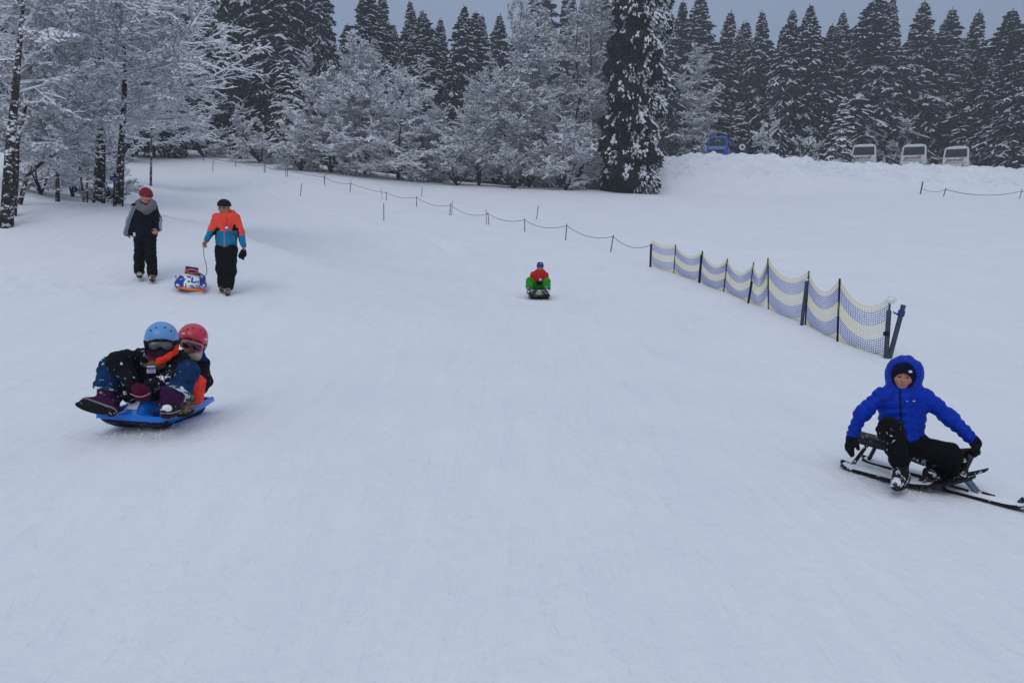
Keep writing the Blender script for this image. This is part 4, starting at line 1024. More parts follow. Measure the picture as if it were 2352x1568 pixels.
# ------------------------------------------------------------------ two children on the blue plastic sledge (left)
K = View(132.8, 703.7, 0.2032, 5.95)
kp = lambda px: px * 0.2032 * 5.95 / F
def tub_sledge(name, org, f, L, W, Hh, cols, label, hump=True, lip=0.03, front_lip=0.035, floor=0.05):
    "moulded plastic sledge: rim all round, sunken tub, twin keels under it; f points forward"
    up = np.array([0, 0, 1.0]); f = norm(f - up * (f @ up) * 0.0); s = norm(np.cross(up, f)); up = np.cross(f, s)
    Q = lambda a, b, c: org + f * a + s * b + up * c
    t = empty(name, org); tag(t, label, 'sledge')
    nx, prof = 28, None
    xs = np.linspace(-L / 2, L / 2, nx); vs = []
    for i, x in enumerate(xs):
        u = x / (L / 2); wf = W / 2 * (1 - 0.16 * max(0, -u) ** 2) * (1 - 0.05 * max(0, u) ** 3)
        e = min((1 - abs(u)) / 0.05, 1.0); e = sstep(e); 
        rise = 0.02 * max(0, u) ** 2; top = Hh + rise
        fb = floor + max(0, top - 0.05 - floor) * (max(0, u - 0.45) / 0.55) ** 2.2; fl = top - (top - fb) * e
        for b, c in ((-wf - 0.012, top - lip), (-wf - 0.012, top), (-wf, top + 0.008), (-wf + 0.018, top + 0.004), (-wf + 0.035, fl + (top - fl) * 0.35), (-wf * 0.72, fl), (-wf * 0.3, fl + 0.012 * e), (0, fl),
                     (wf * 0.3, fl + 0.012 * e), (wf * 0.72, fl), (wf - 0.035, fl + (top - fl) * 0.35), (wf - 0.018, top + 0.004), (wf, top + 0.008), (wf + 0.012, top), (wf + 0.012, top - lip)): vs.append(Q(x, b, c))
    npf = 15; fs = [(i * npf + j, (i + 1) * npf + j, (i + 1) * npf + j + 1, i * npf + j + 1) for i in range(nx - 1) for j in range(npf - 1)]
    # end lips
    n0 = len(vs)
    for j in range(npf):
        x0 = np.asarray(vs[(nx - 1) * npf + j]); vs.append(x0 + f * 0.006 - up * 0)
    for j in range(npf): vs.append(np.asarray(vs[(nx - 1) * npf + j]) + f * 0.012 - up * (front_lip + (0 if 0 < j < npf - 1 else -lip)))
    fs += [((nx - 1) * npf + j, n0 + j, n0 + j + 1, (nx - 1) * npf + j + 1) for j in range(npf - 1)] + [(n0 + j, n0 + npf + j, n0 + npf + j + 1, n0 + j + 1) for j in range(npf - 1)]
    n1 = len(vs)
    for j in range(npf): vs.append(np.asarray(vs[j]) - f * 0.012 - up * (lip if 0 < j < npf - 1 else 0))
    fs += [(j, j + 1, n1 + j + 1, n1 + j) for j in range(npf - 1)]
    mb = MB(); mb.add(vs, fs); o = mb.build('shell', cols[0], t, org, smooth=False)
    md = o.modifiers.new('thickness', 'SOLIDIFY'); md.thickness = 0.006; md.offset = -1
    bv = o.modifiers.new('soft_edges', 'BEVEL'); bv.width = 0.004; bv.segments = 2; bv.limit_method = 'ANGLE'
    # underside with keels
    mb = MB(); vs = []
    xs = np.linspace(-L / 2 + 0.02, L / 2 - 0.002, 20)
    for x in xs:
        u = x / (L / 2); wf = (W / 2 - 0.014 - 0.035 * sstep((0.8 - u) / 0.15)) * (1 - 0.16 * max(0, -u) ** 2); cb = 0.004 + (Hh - 0.055) * (max(0, u - 0.45) / 0.55) ** 2.2 + 0.35 * (Hh - 0.03) * (max(0, -u - 0.7) / 0.3) ** 2
        for b, c in ((-wf, max(Hh - 0.012, cb)), (-wf * 0.9, cb + 0.012), (-wf * 0.72, cb), (-wf * 0.45, cb), (-wf * 0.35, cb + 0.02), (wf * 0.35, cb + 0.02), (wf * 0.45, cb), (wf * 0.72, cb), (wf * 0.9, cb + 0.012), (wf, max(Hh - 0.012, cb))): vs.append(Q(x, b, c))
    fs = [(i * 10 + j, i * 10 + j + 1, (i + 1) * 10 + j + 1, (i + 1) * 10 + j) for i in range(19) for j in range(9)] + [tuple(190 + j for j in range(10)), tuple(range(10))[::-1]]
    mb.add(vs, fs); mb.build('hull', cols[1], t, org)
    return t, Q
def kids_sledge():
    # front edge runs between the two lower corners seen in the photo, the right flank goes back from there
    c1 = P(132.8 + 425 * .2032, 703.7 + 1300 * .2032, 5.97); c2 = P(132.8 + 1235 * .2032, 703.7 + 1350 * .2032, 5.90)
    g = gz(*((c1 + c2) / 2)[:2])
    c1[2] = c2[2] = 0; side = norm(c2 - c1); f = np.array([side[1], -side[0], 0]);
    if f[1] > 0: f = -f
    W = np.linalg.norm(c2 - c1) * 0.95; L = 0.82
    cen = (c1 + c2) / 2 - f * L / 2
    zf = gz(*((c1 + c2) / 2)[:2]); cb_ = (c1 + c2) / 2 - f * L; zb = gz(*cb_[:2])
    f3 = norm(np.array([f[0], f[1], (zf - zb) / L])); org = np.array([cen[0], cen[1], (zf + zb) / 2 + 0.0])
    blue = mat('glossy_blue_plastic', A(4, 108, 222), 0.3, noise=0.06, nscale=6, coat=0.3); dark = mat('keel_with_painted_shade', A(20, 26, 60), 0.5, specks=0.1, speck_scale=20)  # hull coloured dark for the runners and the shade beneath the blue shell
    t, Q = tub_sledge('plastic_sledge', org, f3, L, W, 0.14, (blue, dark), 'bright blue plastic sledge carrying two helmeted children', lip=0.035, front_lip=0.045)
    s = Solid(0.008, 0.04); fr = np.array([f3, norm(np.cross([0, 0, 1.], f3)), [0, 0, 1.]])
    s.ell(Q(L / 2 - 0.17, 0.0, 0.155), (0.155, 0.125, 0.105), fr); s.ell(Q(L / 2 - 0.05, 0.0, 0.15), (0.055, 0.17, 0.02), fr)
    s.cut(Q(0, 0, 0.085), (0, 0, -1)); h_ = s.build('nose_hump', blue, t, org)
    fl = Q(L / 2 - 0.055, -0.0, 0.222); tl = norm(np.array([f3[0] * 0.75, f3[1] * 0.75, 0.62])); r_ = norm(np.cross(tl, [0, 0, 1.])); u_ = np.cross(r_, tl)
    mb = MB(); mb.box(fl + tl * 0.012, 0.085, 0.003, 0.075, [r_, tl, u_]); st = mb.build('sticker', M_CARD, h_, org)
    return t, Q, f3
KT, KQ, KF = kids_sledge()

M_JEANS = mat('blue_jeans', A(14, 44, 88), 0.85, noise=0.35, nscale=14, bump=0.5, bscale=80, specks=0.065, speck_scale=26)
M_DNAVY = mat('navy_jacket_with_snow', A(8, 10, 26), 0.75, noise=0.25, nscale=20, bump=0.4, bscale=60, specks=0.10, speck_scale=30)
M_PURP = mat('purple_boot_leather', A(46, 16, 62), 0.6, noise=0.3, nscale=25, specks=0.07, speck_scale=30)
M_WELT = mat('pale_welt', A(120, 120, 128), 0.7)
M_CUFFSNOW = mat('snowy_hem', A(40, 62, 100), 0.9, specks=0.24, speck_scale=22)
def goggles(parent, base, hc, ax, H, fr_mat, lens_mat, strap_mat, z0=-0.02, w=0.42, h=0.17, dy=0.36):
    "curved frame with lens and strap around the helmet"
    L = lambda x, y, z: hc + ax.T @ (np.array([x, y, z]) * H)
    def band(x0, x1, z0_, z1_, off, name, m, par, nose=0.0, n=22):
        vs = []
        for k in (0, 1):
            for i in range(n + 1):
                x = x0 + (x1 - x0) * i / n; ang = x / 0.52; yy = dy + 0.10 * math.cos(ang * 1.35) - 0.06 + off + (0.035 if k else 0)
                cut = nose * math.exp(-(x / 0.085) ** 2); rd = 0.06 * (abs(x / max(abs(x0), abs(x1))) ** 6)
                vs += [L(x, yy, z0 + z0_ + cut + rd), L(x, yy, z0 + z1_ - rd)]
        m_ = 2 * (n + 1); fs = []
        for i in range(n):
            a = 2 * i; fs += [(a + m_, a + m_ + 1, a + m_ + 3, a + m_ + 2), (a, a + 2, a + 3, a + 1), (a, a + m_, a + m_ + 2, a + 2), (a + 1, a + 3, a + m_ + 3, a + m_ + 1)]
        fs += [(0, 1, m_ + 1, m_), (2 * n, m_ + 2 * n, m_ + 2 * n + 1, 2 * n + 1)]
        mb = MB(); mb.add(vs, fs); return mb.build(name, m, par, base, smooth=True)
    g = band(-w, w, -h, h, 0.0, 'goggles', fr_mat, parent, 0.11)
    band(-w * 0.86, w * 0.86, -h * 0.72, h * 0.72, 0.03, 'lens', lens_mat, g, 0.10)
    mb = MB(); pts = [L(0.50 * math.sin(a), 0.50 * math.cos(a) * 0.95 - 0.06, z0 + 0.02) for a in np.linspace(0.95, 2 * math.pi - 0.95, 24)]
    mb.tube(pts, 0.018, 6, flat=1.0); mb.build('strap', strap_mat, g, base)
    return g
def helmet(parent, base, hc, ax, H, col, trim, label=None, vents=True):
    L = lambda x, y, z: hc + ax.T @ (np.array([x, y, z]) * H)
    s = Solid(0.0065, 0.02)
    s.ell(L(0, -0.05, 0.12), np.array([0.53, 0.60, 0.52]) * H, ax)
    for sx in (-1, 1): s.ell(L(sx * 0.46, -0.10, -0.14), np.array([0.09, 0.22, 0.26]) * H, ax, 1, 0.03)
    s.sub(L(0, 0.55, -0.16), np.array([0.44, 0.62, 0.34]) * H, ax, 0.01); s.sub(L(0, 0.0, -0.45), np.array([0.42, 0.9, 0.44]) * H, ax, 0.01)
    def mf(c, mi):
        l = ((c - hc) @ ax.T) / H; x, y, z = l.T; mi = mi.copy(); mi[:] = 0
        mi[z < 0.075 - 0.05 * np.abs(x) + np.where(y < 0, -0.05, 0)] = 1
        if vents:
            for vx, vz in ((-0.13, 0.52), (0.13, 0.52), (-0.3, 0.42), (0.32, 0.40)):
                mi[(((x - vx) / 0.035) ** 2 + ((z - vz) / 0.022) ** 2 < 1) & (y > 0)] = 1
        return mi
    return s.build('helmet', [col, trim], parent, base, mf)
def front_child():
    J = K; base = on(J(900, 1250, 0.35)); c = kp
    hc = J(1172, 385, 0.02); ax = frame(tocam(hc, rad(-4), -0.10), roll=rad(0)); H = c(330)
    skin = SKIN('child_skin', 150, 125, 118)
    shL, elL, wrL = J(930, 600, 0.10), J(690, 640, -0.10), J(880, 900, -0.20)
    shR, elR, wrR = J(1360, 620, 0.12), J(1290, 830, -0.10), J(1010, 920, -0.22)
    hipL, hipR = J(960, 955, 0.16), J(1230, 955, 0.16)
    kL, aL = J(600, 690, -0.06), J(530, 960, -0.10)
    kR, aR = J(1470, 740, -0.02), J(1310, 1030, -0.20)
    s = Solid(0.0075, 0.02); s.thin = 0.78; head(s, hc, ax, H * 0.95)
    s.cone(hc - ax[2] * H * .3, J(1170, 600, 0.12), c(65), c(75)); s.chain([shL, J(1170, 620, 0.12), shR], [c(65), c(90), c(65)])
    s.chain([J(1165, 640, 0.12), J(1120, 820, 0.16), J(1095, 950, 0.17)], [c(120), c(125), c(130)])
    s.chain([shL, elL, wrL], [c(50), c(42), c(32)]); s.chain([shR, elR, wrR], [c(50), c(42), c(32)])
    s.chain([hipL, kL, aL], [c(100), c(70), c(50)]); s.chain([hipR, kR, aR], [c(100), c(70), c(50)])
    s.cone(aL, J(590, 1110, -0.09), c(38), c(34)); s.cone(J(590, 1110, -0.09), J(440, 1150, -.14), c(34), c(26)); s.cone(aR, J(1285, 1150, -0.18), c(38), c(34)); s.cone(J(1285, 1150, -.18), J(1240, 1215, -.26), c(32), c(26))
    hand(s, wrL, J(920, 1010, -0.24) - wrL, J(1000, 960, -0.15) - wrL, L=c(190), side=1, curl=(.8, .8, .8, .8)); hand(s, wrR, J(990, 1010, -0.26) - wrR, J(900, 960, -0.15) - wrR, L=c(190), side=-1, curl=(.8, .8, .8, .8))
    body = s.build('person', [skin, M_EYE, M_BROW, M_LIP], None, base, face_mats(hc, ax, H * .95)); body.location = base
    tag(body, 'child in a light blue helmet and navy jacket at the front of the blue sledge', 'person')
    s = Solid(0.0075, 0.04)
    s.cone(J(1080, 660, 0.12), J(1060, 915, 0.12), c(165), c(150)); s.cone(J(1280, 660, 0.13), J(1240, 900, 0.12), c(160), c(145))
    s.chain([J(930, 600, 0.12), J(1170, 570, 0.14), J(1390, 600, 0.14)], [c(100), c(110), c(100)])
    s.chain([shL, J(770, 610, -0.02), elL, J(850, 860, -0.18)], [c(105), c(105), c(120), c(75)])
    s.chain([shR, elR, J(1040, 890, -0.2)], [c(105), c(95), c(70)])
    s.cone(J(760, 830, 0.0), J(820, 1000, 0.0), c(120), c(90)); s.cone(J(930, 505, 0.12), J(1060, 520, 0.12), c(30), c(60))
    s.build('jacket', M_DNAVY, body, base, wr=0.0065, wl=0.06, seed=11)
    # jeans, snowy hems
    def hem(kn, an, r0, r1):
        def f(cn, mi):
            d = norm(an - kn); t = ((cn - kn) @ d) / np.linalg.norm(an - kn); mi = mi.copy(); mi[t > 0.93] = 1; return mi
        return f
    for hp, kn, an, r0, r1 in ((hipL, kL, J(535, 945, -0.10), c(118), c(128)), (hipR, kR, J(1350, 990, -0.17), c(118), c(135))):
        s = Solid(0.0075, 0.04); s.chain([hp, kn, an], [c(105), r0, r1]); s.cut(an, an - kn)
        s.build('trouser_leg', [M_JEANS, M_CUFFSNOW], body, base, hem(kn, an, r0, r1), wr=0.006, wl=0.055, seed=13)
    def bm(up_pt, upv, hi):
        def f(cn, mi):
            mi = mi.copy(); d = (cn - up_pt) @ norm(upv); mi[(d < 0.022) & (d > 0.010)] = 2; mi[d <= 0.010] = 1; return mi
        return f
    # left boot: sole turned to the camera, pointing left
    toe, heel = J(215, 1110, -0.20), J(640, 1215, -0.13); upv = norm(np.array([0.10, 0.85, 0.55]))
    s = Solid(0.0065, 0.02); s.cone(J(545, 965, -.10), J(595, 1090, -.08), c(92), c(88)); boot(s, J(580, 1080, -0.07), toe, heel, upv, r=c(95), shaft=c(150), w=c(68), sole=0.02, mt=0)
    s.build('boot', [M_PURP, M_SOLE, M_WELT], body, base, bm(heel, upv, 0))
    toe, heel = J(1210, 1255, -0.36), J(1330, 1190, -0.14); upv = norm(np.array([0.0, 0.10, 1]))
    s = Solid(0.0065, 0.02); s.cone(J(1330, 1010, -.17), J(1285, 1140, -.18), c(98), c(90)); boot(s, J(1270, 1120, -0.17), toe, heel, upv, r=c(98), shaft=c(135), w=c(74), sole=0.018, mt=1)
    o = s.build('boot', [M_PURP, M_SOLE, M_WELT], body, base, bm(heel, upv, 0))
    snow_bits('snow_clump', [J(1225, 1150, -0.35), J(1205, 1158, -0.35), J(1250, 1160, -0.34), J(1185, 1165, -.34), J(1235, 1142, -.33)], 0.022, 4, parent=o, base=base)
    mar = mat('maroon_mitten', A(62, 10, 40), 0.8, noise=0.3, nscale=25, bump=0.4)
    for w_, tgt, pn, sd in ((wrL, J(915, 1010, -.24), J(1010, 990, -.15), 1), (wrR, J(985, 1010, -.26), J(890, 990, -.15), -1)):
        s = Solid(0.006, 0.015); hand(s, w_, tgt - w_, pn - w_, L=c(200), g=0.011, side=sd, curl=(.8, .85, .9, .95), spread=0.0); s.build('glove', mar, body, base)
    s = Solid(0.0065, 0.03); sc = [mat('maroon_scarf', A(110, 20, 52), 0.9, bump=0.5), mat('orange_scarf', A(196, 56, 34), 0.9, bump=0.5), mat('dark_face_mask', A(34, 22, 44), 0.9), mat('mustard_scarf', A(96, 78, 48), 0.9)]
    s.ell(J(1170, 520, -0.005), (c(130), c(120), c(75)), ax, 2, 0.02)
    s.chain([J(1060, 490, 0.03), J(1075, 590, -0.03), J(1160, 625, -0.06)], [c(45), c(48), c(45)], m=0, k=0.02)
    s.chain([J(1150, 622, -0.075), J(1240, 575, -0.055)], [c(34), c(32)], m=1, k=0.02); s.chain([J(1240, 575, -.05), J(1320, 500, 0.02), J(1325, 440, .05)], [c(36), c(40), c(34)], m=1, k=.02)
    s.cone(J(1055, 480, 0.03), J(1060, 540, -0.01), c(36), c(36), m=1, k=0.02); s.ell(J(1110, 665, -0.06), (c(105), c(50), c(50)), ax, 3, 0.02)
    s.build('scarf', sc, body, base, wr=0.003, wl=0.04, seed=17)
    light = mat('light_blue_helmet', A(80, 138, 206), 0.3, coat=0.4, noise=0.04, nscale=5); dk = mat('dark_helmet_trim', A(18, 20, 36), 0.6)
    hm = helmet(body, base, hc, ax, H, light, dk)
    lens = mat('smoky_clear_lens', A(70, 74, 82), 0.12, noise=0.35, nscale=22, coat=0.6)
    goggles(body, base, hc, ax, H, dk, lens, dk, z0=-0.07, h=0.185, w=0.41, dy=0.42)
    mb = MB(); mb.box(J(1055, 712, -0.135), c(85), 0.004, c(80), frame(tocam(hc, 0, .15))); b_ = mb.build('name_card', M_CARD, body, base)
    mb = MB()
    for yy in (-0.35, -0.05, 0.22): mb.box(J(1055, 712 - yy * 80, -0.139), c(70 if yy < .2 else 85), 0.003, c(9 if yy < .2 else 20), frame(tocam(hc, 0, .15)))
    mb.build('printed_lines', mat('card_print', A(60, 70, 140), 0.5), b_, base)
    # cord of the sledge over the mittens
    mb = MB(); mb.tube([J(820, 985, -.3), J(880, 1015, -.33), J(940, 1022, -.34), J(1000, 1005, -.33), J(1045, 975, -.3)], 0.004, 6); tag(mb.build('pull_cord', mat('pale_cord', A(150, 120, 130), 0.8), KT, np.array(KT.location)))
def rear_child():
    J = K; base = on(J(1400, 1150, 0.75)); c = lambda px: px * 0.2032 * 6.4 / F
    z0 = 0.42
    hc = J(1520, 385, z0); ax = frame(tocam(hc, rad(2), -0.10), roll=rad(-17)); H = c(300)
    skin = SKIN('rear_child_skin', 152, 118, 110)
    s = Solid(0.008, 0.02); s.thin = 0.78; head(s, hc, ax, H * .95)
    hipR = J(1420, 1010, 0.55); kR, aR = J(1590, 880, 0.32), J(1440, 1090, 0.06); kL, aL = J(900, 900, 0.35), J(860, 1100, 0.2)
    s.cone(hc - ax[2] * H * .3, J(1530, 580, z0 + .06), c(60), c(70)); s.chain([J(1400, 640, z0 + .08), J(1500, 620, z0 + .08), J(1620, 650, z0 + .08)], [c(60), c(85), c(60)])
    s.chain([J(1500, 640, z0 + .1), J(1450, 850, z0 + .16), hipR], [c(110), c(115), c(120)])
    s.chain([hipR, kR, aR], [c(90), c(65), c(48)]); s.chain([J(1250, 1010, .55), kL, aL], [c(90), c(65), c(48)])
    s.chain([J(1620, 650, z0 + .08), J(1650, 880, .36), J(1560, 1010, .30)], [c(50), c(42), c(34)]); s.chain([J(1400, 640, z0 + .08), J(1250, 800, .42), J(1200, 900, .3)], [c(50), c(42), c(34)])
    hand(s, J(1560, 1010, .3), J(1530, 1060, .26) - J(1560, 1010, .3), np.array([-1, 0, 0.]), L=c(170)); hand(s, J(1200, 900, .3), J(1180, 960, .28) - J(1200, 900, .3), np.array([-1, 0, 0.]), L=c(170))
    s.cone(aR, J(1380, 1200, -0.08), c(48), c(36)); s.cone(aL, J(840, 1180, 0.12), c(48), c(36))
    body = s.build('person', [skin, M_EYE, M_BROW, M_LIP], None, base, face_mats(hc, ax, H * .95)); body.location = base
    tag(body, 'child in a pinkish red helmet sitting behind the other on the blue sledge', 'person')
    jk = mat('black_softshell', A(9, 12, 22), 0.7, noise=0.25, nscale=20, bump=0.4, specks=0.05); bl = mat('royal_blue_collar', A(18, 36, 110), 0.7); rd = mat('red_trim', A(170, 40, 40), 0.7)
    s = Solid(0.008, 0.03)
    s.chain([J(1480, 640, z0 + .1), J(1460, 900, z0 + .12)], [c(165), c(150)]); s.chain([J(1400, 620, z0 + .08), J(1640, 640, z0 + .08)], [c(80), c(70)])
    s.chain([J(1625, 650, z0 + .08), J(1672, 850, .36), J(1640, 930, .30)], [c(78), c(66), c(56)]); s.cone(J(1620, 510, z0 + .04), J(1625, 590, z0 + .04), c(38), c(42), m=1)
    s.chain([J(1400, 640, z0 + .08), J(1270, 790, .42)], [c(78), c(62)])
    def mf(cn, mi):
        x, y = J.inv(cn); mi = mi.copy(); mi[(np.abs(x - 1600 + (y - 590)) < 14) & (y > 570) & (y < 620)] = 2; return mi
    s.build('jacket', [jk, bl, rd], body, base, mf, wr=0.006, wl=0.06, seed=21)
    s = Solid(0.007, 0.02); s.chain([J(1520, 560, z0 - .02), J(1570, 560, z0 - .04), J(1610, 510, z0 + .0)], [c(42), c(45), c(30)]); s.build('collar', mat('cream_collar', A(150, 150, 150), 0.9, bump=.5), body, base)
    org_ = mat('fluorescent_coral_trousers', A(238, 62, 50), 0.7, noise=0.12, nscale=12, bump=0.35)
    s = Solid(0.008, 0.04); s.chain([hipR, J(1575, 880, .30), J(1560, 1040, .14)], [c(115), c(92), c(78)]); s.cone(hipR, J(1250, 1010, .55), c(115), c(110)); s.chain([J(1250, 1010, .55), kL, aL], [c(100), c(80), c(66)])
    s.build('trousers', [org_], body, base, wr=0.006, wl=0.06, seed=22)
    tan = mat('tan_and_black_boot', A(70, 62, 56), 0.7, specks=0.23, speck_scale=22, speck_col=A(120, 112, 96))
    s = Solid(0.007, 0.02); boot(s, J(1465, 1120, .08), J(1375, 1240, -0.10), J(1500, 1170, .12), (0, 0.1, 1), r=c(78), shaft=c(70), w=c(62)); s.build('boot', [tan, M_SOLE], body, base)
    s = Solid(0.007, 0.02); boot(s, aL, J(820, 1190, .05), J(870, 1190, .22), (0, 0.1, 1), r=c(60), shaft=c(20), w=c(55)); s.build('boot', [tan, M_SOLE], body, base)
    red = mat('pinkish_red_helmet', A(170, 42, 72), 0.3, coat=0.4, noise=0.05, nscale=5); dk = mat('black_helmet_trim', A(30, 18, 30), 0.6)
    hm = helmet(body, base, hc, ax, H, red, dk)
    L = lambda x, y, z: hc + ax.T @ (np.array([x, y, z]) * H); mb = MB()
    for sx in (-1, 1): mb = MB(); mb.box(L(sx * 0.40, 0.34, 0.24), 0.030, 0.006, 0.012, frame(norm(ax.T @ np.array([sx * 0.9, 0.8, 0.2]))), 0); mb.build('helmet_logo', M_CARD, hm, base)
    pk = mat('pink_goggle_frame', A(170, 110, 140), 0.5); ln = mat('dark_red_lens', A(52, 14, 26), 0.1, coat=0.8)
    goggles(body, base, hc, ax, H, pk, ln, mat('grey_strap', A(140, 140, 150), .8), z0=-0.10, h=0.17, w=0.40, dy=0.42)
front_child(); rear_child()
# ------------------------------------------------------------------ two walkers and the sledge they pull
W_ = View(252.3, 411.6, 0.1863, 12.2)
wp = lambda px: px * 0.1863 * 12.2 / F
def foot_boot(body, base, J, c, ank, toe, heel, mats, sh=40):
    s = Solid(0.011, 0.02); boot(s, ank, toe, heel, (0, 0, 1), r=c(38), shaft=c(sh), w=c(34), sole=0.016); s.build('boot', mats, body, base)
M_HIKE = mat('tan_snowy_hiking_boot', A(66, 60, 54), 0.8, specks=0.2, speck_scale=13, speck_col=A(170, 170, 170))
def walker_navy():
    J = View(252.3, 411.6, 0.1863, 12.3); base = G(350, 643); c = wp
    Z0 = PROJ(base)[2] - 0.02; J = View(252.3, 411.6, 0.1863, Z0); c = lambda px: px * 0.1863 * Z0 / F
    hc = J(450, 220, 0); ax = frame(tocam(hc, rad(24), -0.12)); H = c(172)
    skin = SKIN('walker_skin', 162, 124, 120)
    shL, elL, wrL = J(318, 350), J(262, 515, -.02), J(222, 630, -.05)
    shR, elR, wrR = J(532, 350), J(592, 500, -.02), J(600, 620, -.10)
    hL, kL, aL = J(375, 760), J(365, 960, -.02), J(365, 1150, 0.0)
    hR, kR, aR = J(495, 760), J(510, 980, -.08), J(525, 1180, -0.06)
    s = Solid(0.0105, 0.025); s.thin = 0.78; head(s, hc, ax, H)
    s.cone(hc - ax[2] * H * .2, J(435, 320), c(42), c(48)); s.chain([shL, J(428, 330, .02), shR], [c(42), c(52), c(42)]); s.chain([J(428, 370), J(430, 560), J(432, 715)], [c(85), c(75), c(80)])
    s.chain([shL, elL, wrL], [c(36), c(30), c(22)]); s.chain([shR, elR, wrR], [c(36), c(30), c(22)])
    s.chain([hL, kL, aL], [c(58), c(44), c(30)]); s.chain([hR, kR, aR], [c(58), c(44), c(30)])
    s.cone(aL, J(368, 1185, -.06), c(22), c(16)); s.cone(aR, J(525, 1222, -.12), c(22), c(16))
    hand(s, wrL, np.array([0, 0, -1.]), np.array([.5, 0, 0.]), L=c(110)); hand(s, wrR, J(575, 645, -.12) - wrR, np.array([-.6, 0, -.3]), L=c(110), side=-1, curl=(.7,) * 4)
    body = s.build('person', [skin, M_EYE, M_BROW, M_LIP], None, base, face_mats(hc, ax, H)); body.location = base
    tag(body, 'walker in a navy jacket, grey snood and burgundy hat on the left of the slope', 'person')
    st = mat('pale_grey_sleeve_stripes', A(128, 140, 172), 0.8)
    s = Solid(0.011, 0.04)
    s.cone(J(375, 400, .02), J(352, 670, .02), c(82), c(78)); s.cone(J(490, 400, .02), J(512, 670, .02), c(82), c(74)); s.cone(J(430, 400), J(432, 690), c(100), c(98))
    s.chain([J(330, 345, .02), J(430, 325, .03), J(530, 345, .02)], [c(45), c(60), c(45)])
    s.chain([shL, elL, J(212, 662, -.05)], [c(56), c(52), c(44)]); s.chain([shR, elR, J(602, 612, -.1)], [c(54), c(46), c(36)])
    s.cut(J(430, 732), (0, 0, -1))
    def mf(cn, mi):
        x, y = J.inv(cn); mi = mi.copy()
        ex = np.interp(y, [330, 520, 700], [290, 215, 172]); d = x - ex; mi[(y > 330) & (d < 34) & (np.abs(d - 4) > 4) & (np.abs(d - 20) > 4)] = 1
        ex = np.interp(y, [380, 500, 560, 650], [585, 640, 625, 640]); mi[(y > 470) & (ex - x < 22) & (x > 560)] = 1
        mi[(np.abs(x - 300) < 14) & (np.abs(y - 680) < 24)] = 2
        return mi
    s.build('jacket', [M_NAVY, st, M_CARD], body, base, mf, wr=0.004, wl=0.10, seed=31)
    s = Solid(0.011, 0.04); s.cone(J(385, 745, .01), J(480, 745, .01), c(78), c(78))
    s.chain([hL, kL, J(362, 1125)], [c(70), c(60), c(62)]); s.chain([hR, kR, J(525, 1160, -.06)], [c(70), c(60), c(60)]); s.build('trousers', M_BLACK, body, base, wr=0.006, wl=0.09, seed=32)
    s = Solid(0.01, 0.03); r0 = c(38)
    pts = [J(440 + 92 * math.cos(a), 330 + 60 * math.sin(a) - 8 * math.cos(a), -.06 * math.sin(a) - .01) for a in np.linspace(0, 2 * math.pi, 13)]
    s.chain(pts, [r0] * 13); s.chain([J(350, 290, .04), J(395, 355, -.08), J(450, 385, -.11), J(515, 350, -.07), J(535, 290, 0)], [c(34), c(46), c(50), c(46), c(32)])
    s.build('snood', mat('grey_knit_snood', A(92, 98, 112), 0.95, noise=.15, nscale=20, bump=0.6, bscale=60), body, base, wr=0.004, wl=0.05, seed=33)
    s = Solid(0.0095, 0.015); s.ell(hc + ax[2] * H * .20 - ax[1] * H * .05, np.array([.45, .51, .47]) * H, ax); s.cut(hc + ax[2] * H * .05, -ax[2] - ax[1] * .12); s.ell(J(440, 126, .02), (c(36), c(36), c(24)), None, 0, .03)
    s.build('beanie', mat('burgundy_knit', A(112, 38, 54), 0.95, noise=.25, nscale=30, bump=0.8, bscale=80), body, base, wr=0.003, wl=.03)
    foot_boot(body, base, J, c, J(365, 1160, .02), J(366, 1212, -.17), J(372, 1188, .05), [M_HIKE, M_SOLE]); foot_boot(body, base, J, c, J(522, 1190, -.04), J(518, 1255, -.24), J(535, 1222, 0), [M_HIKE, M_SOLE])
walker_navy()
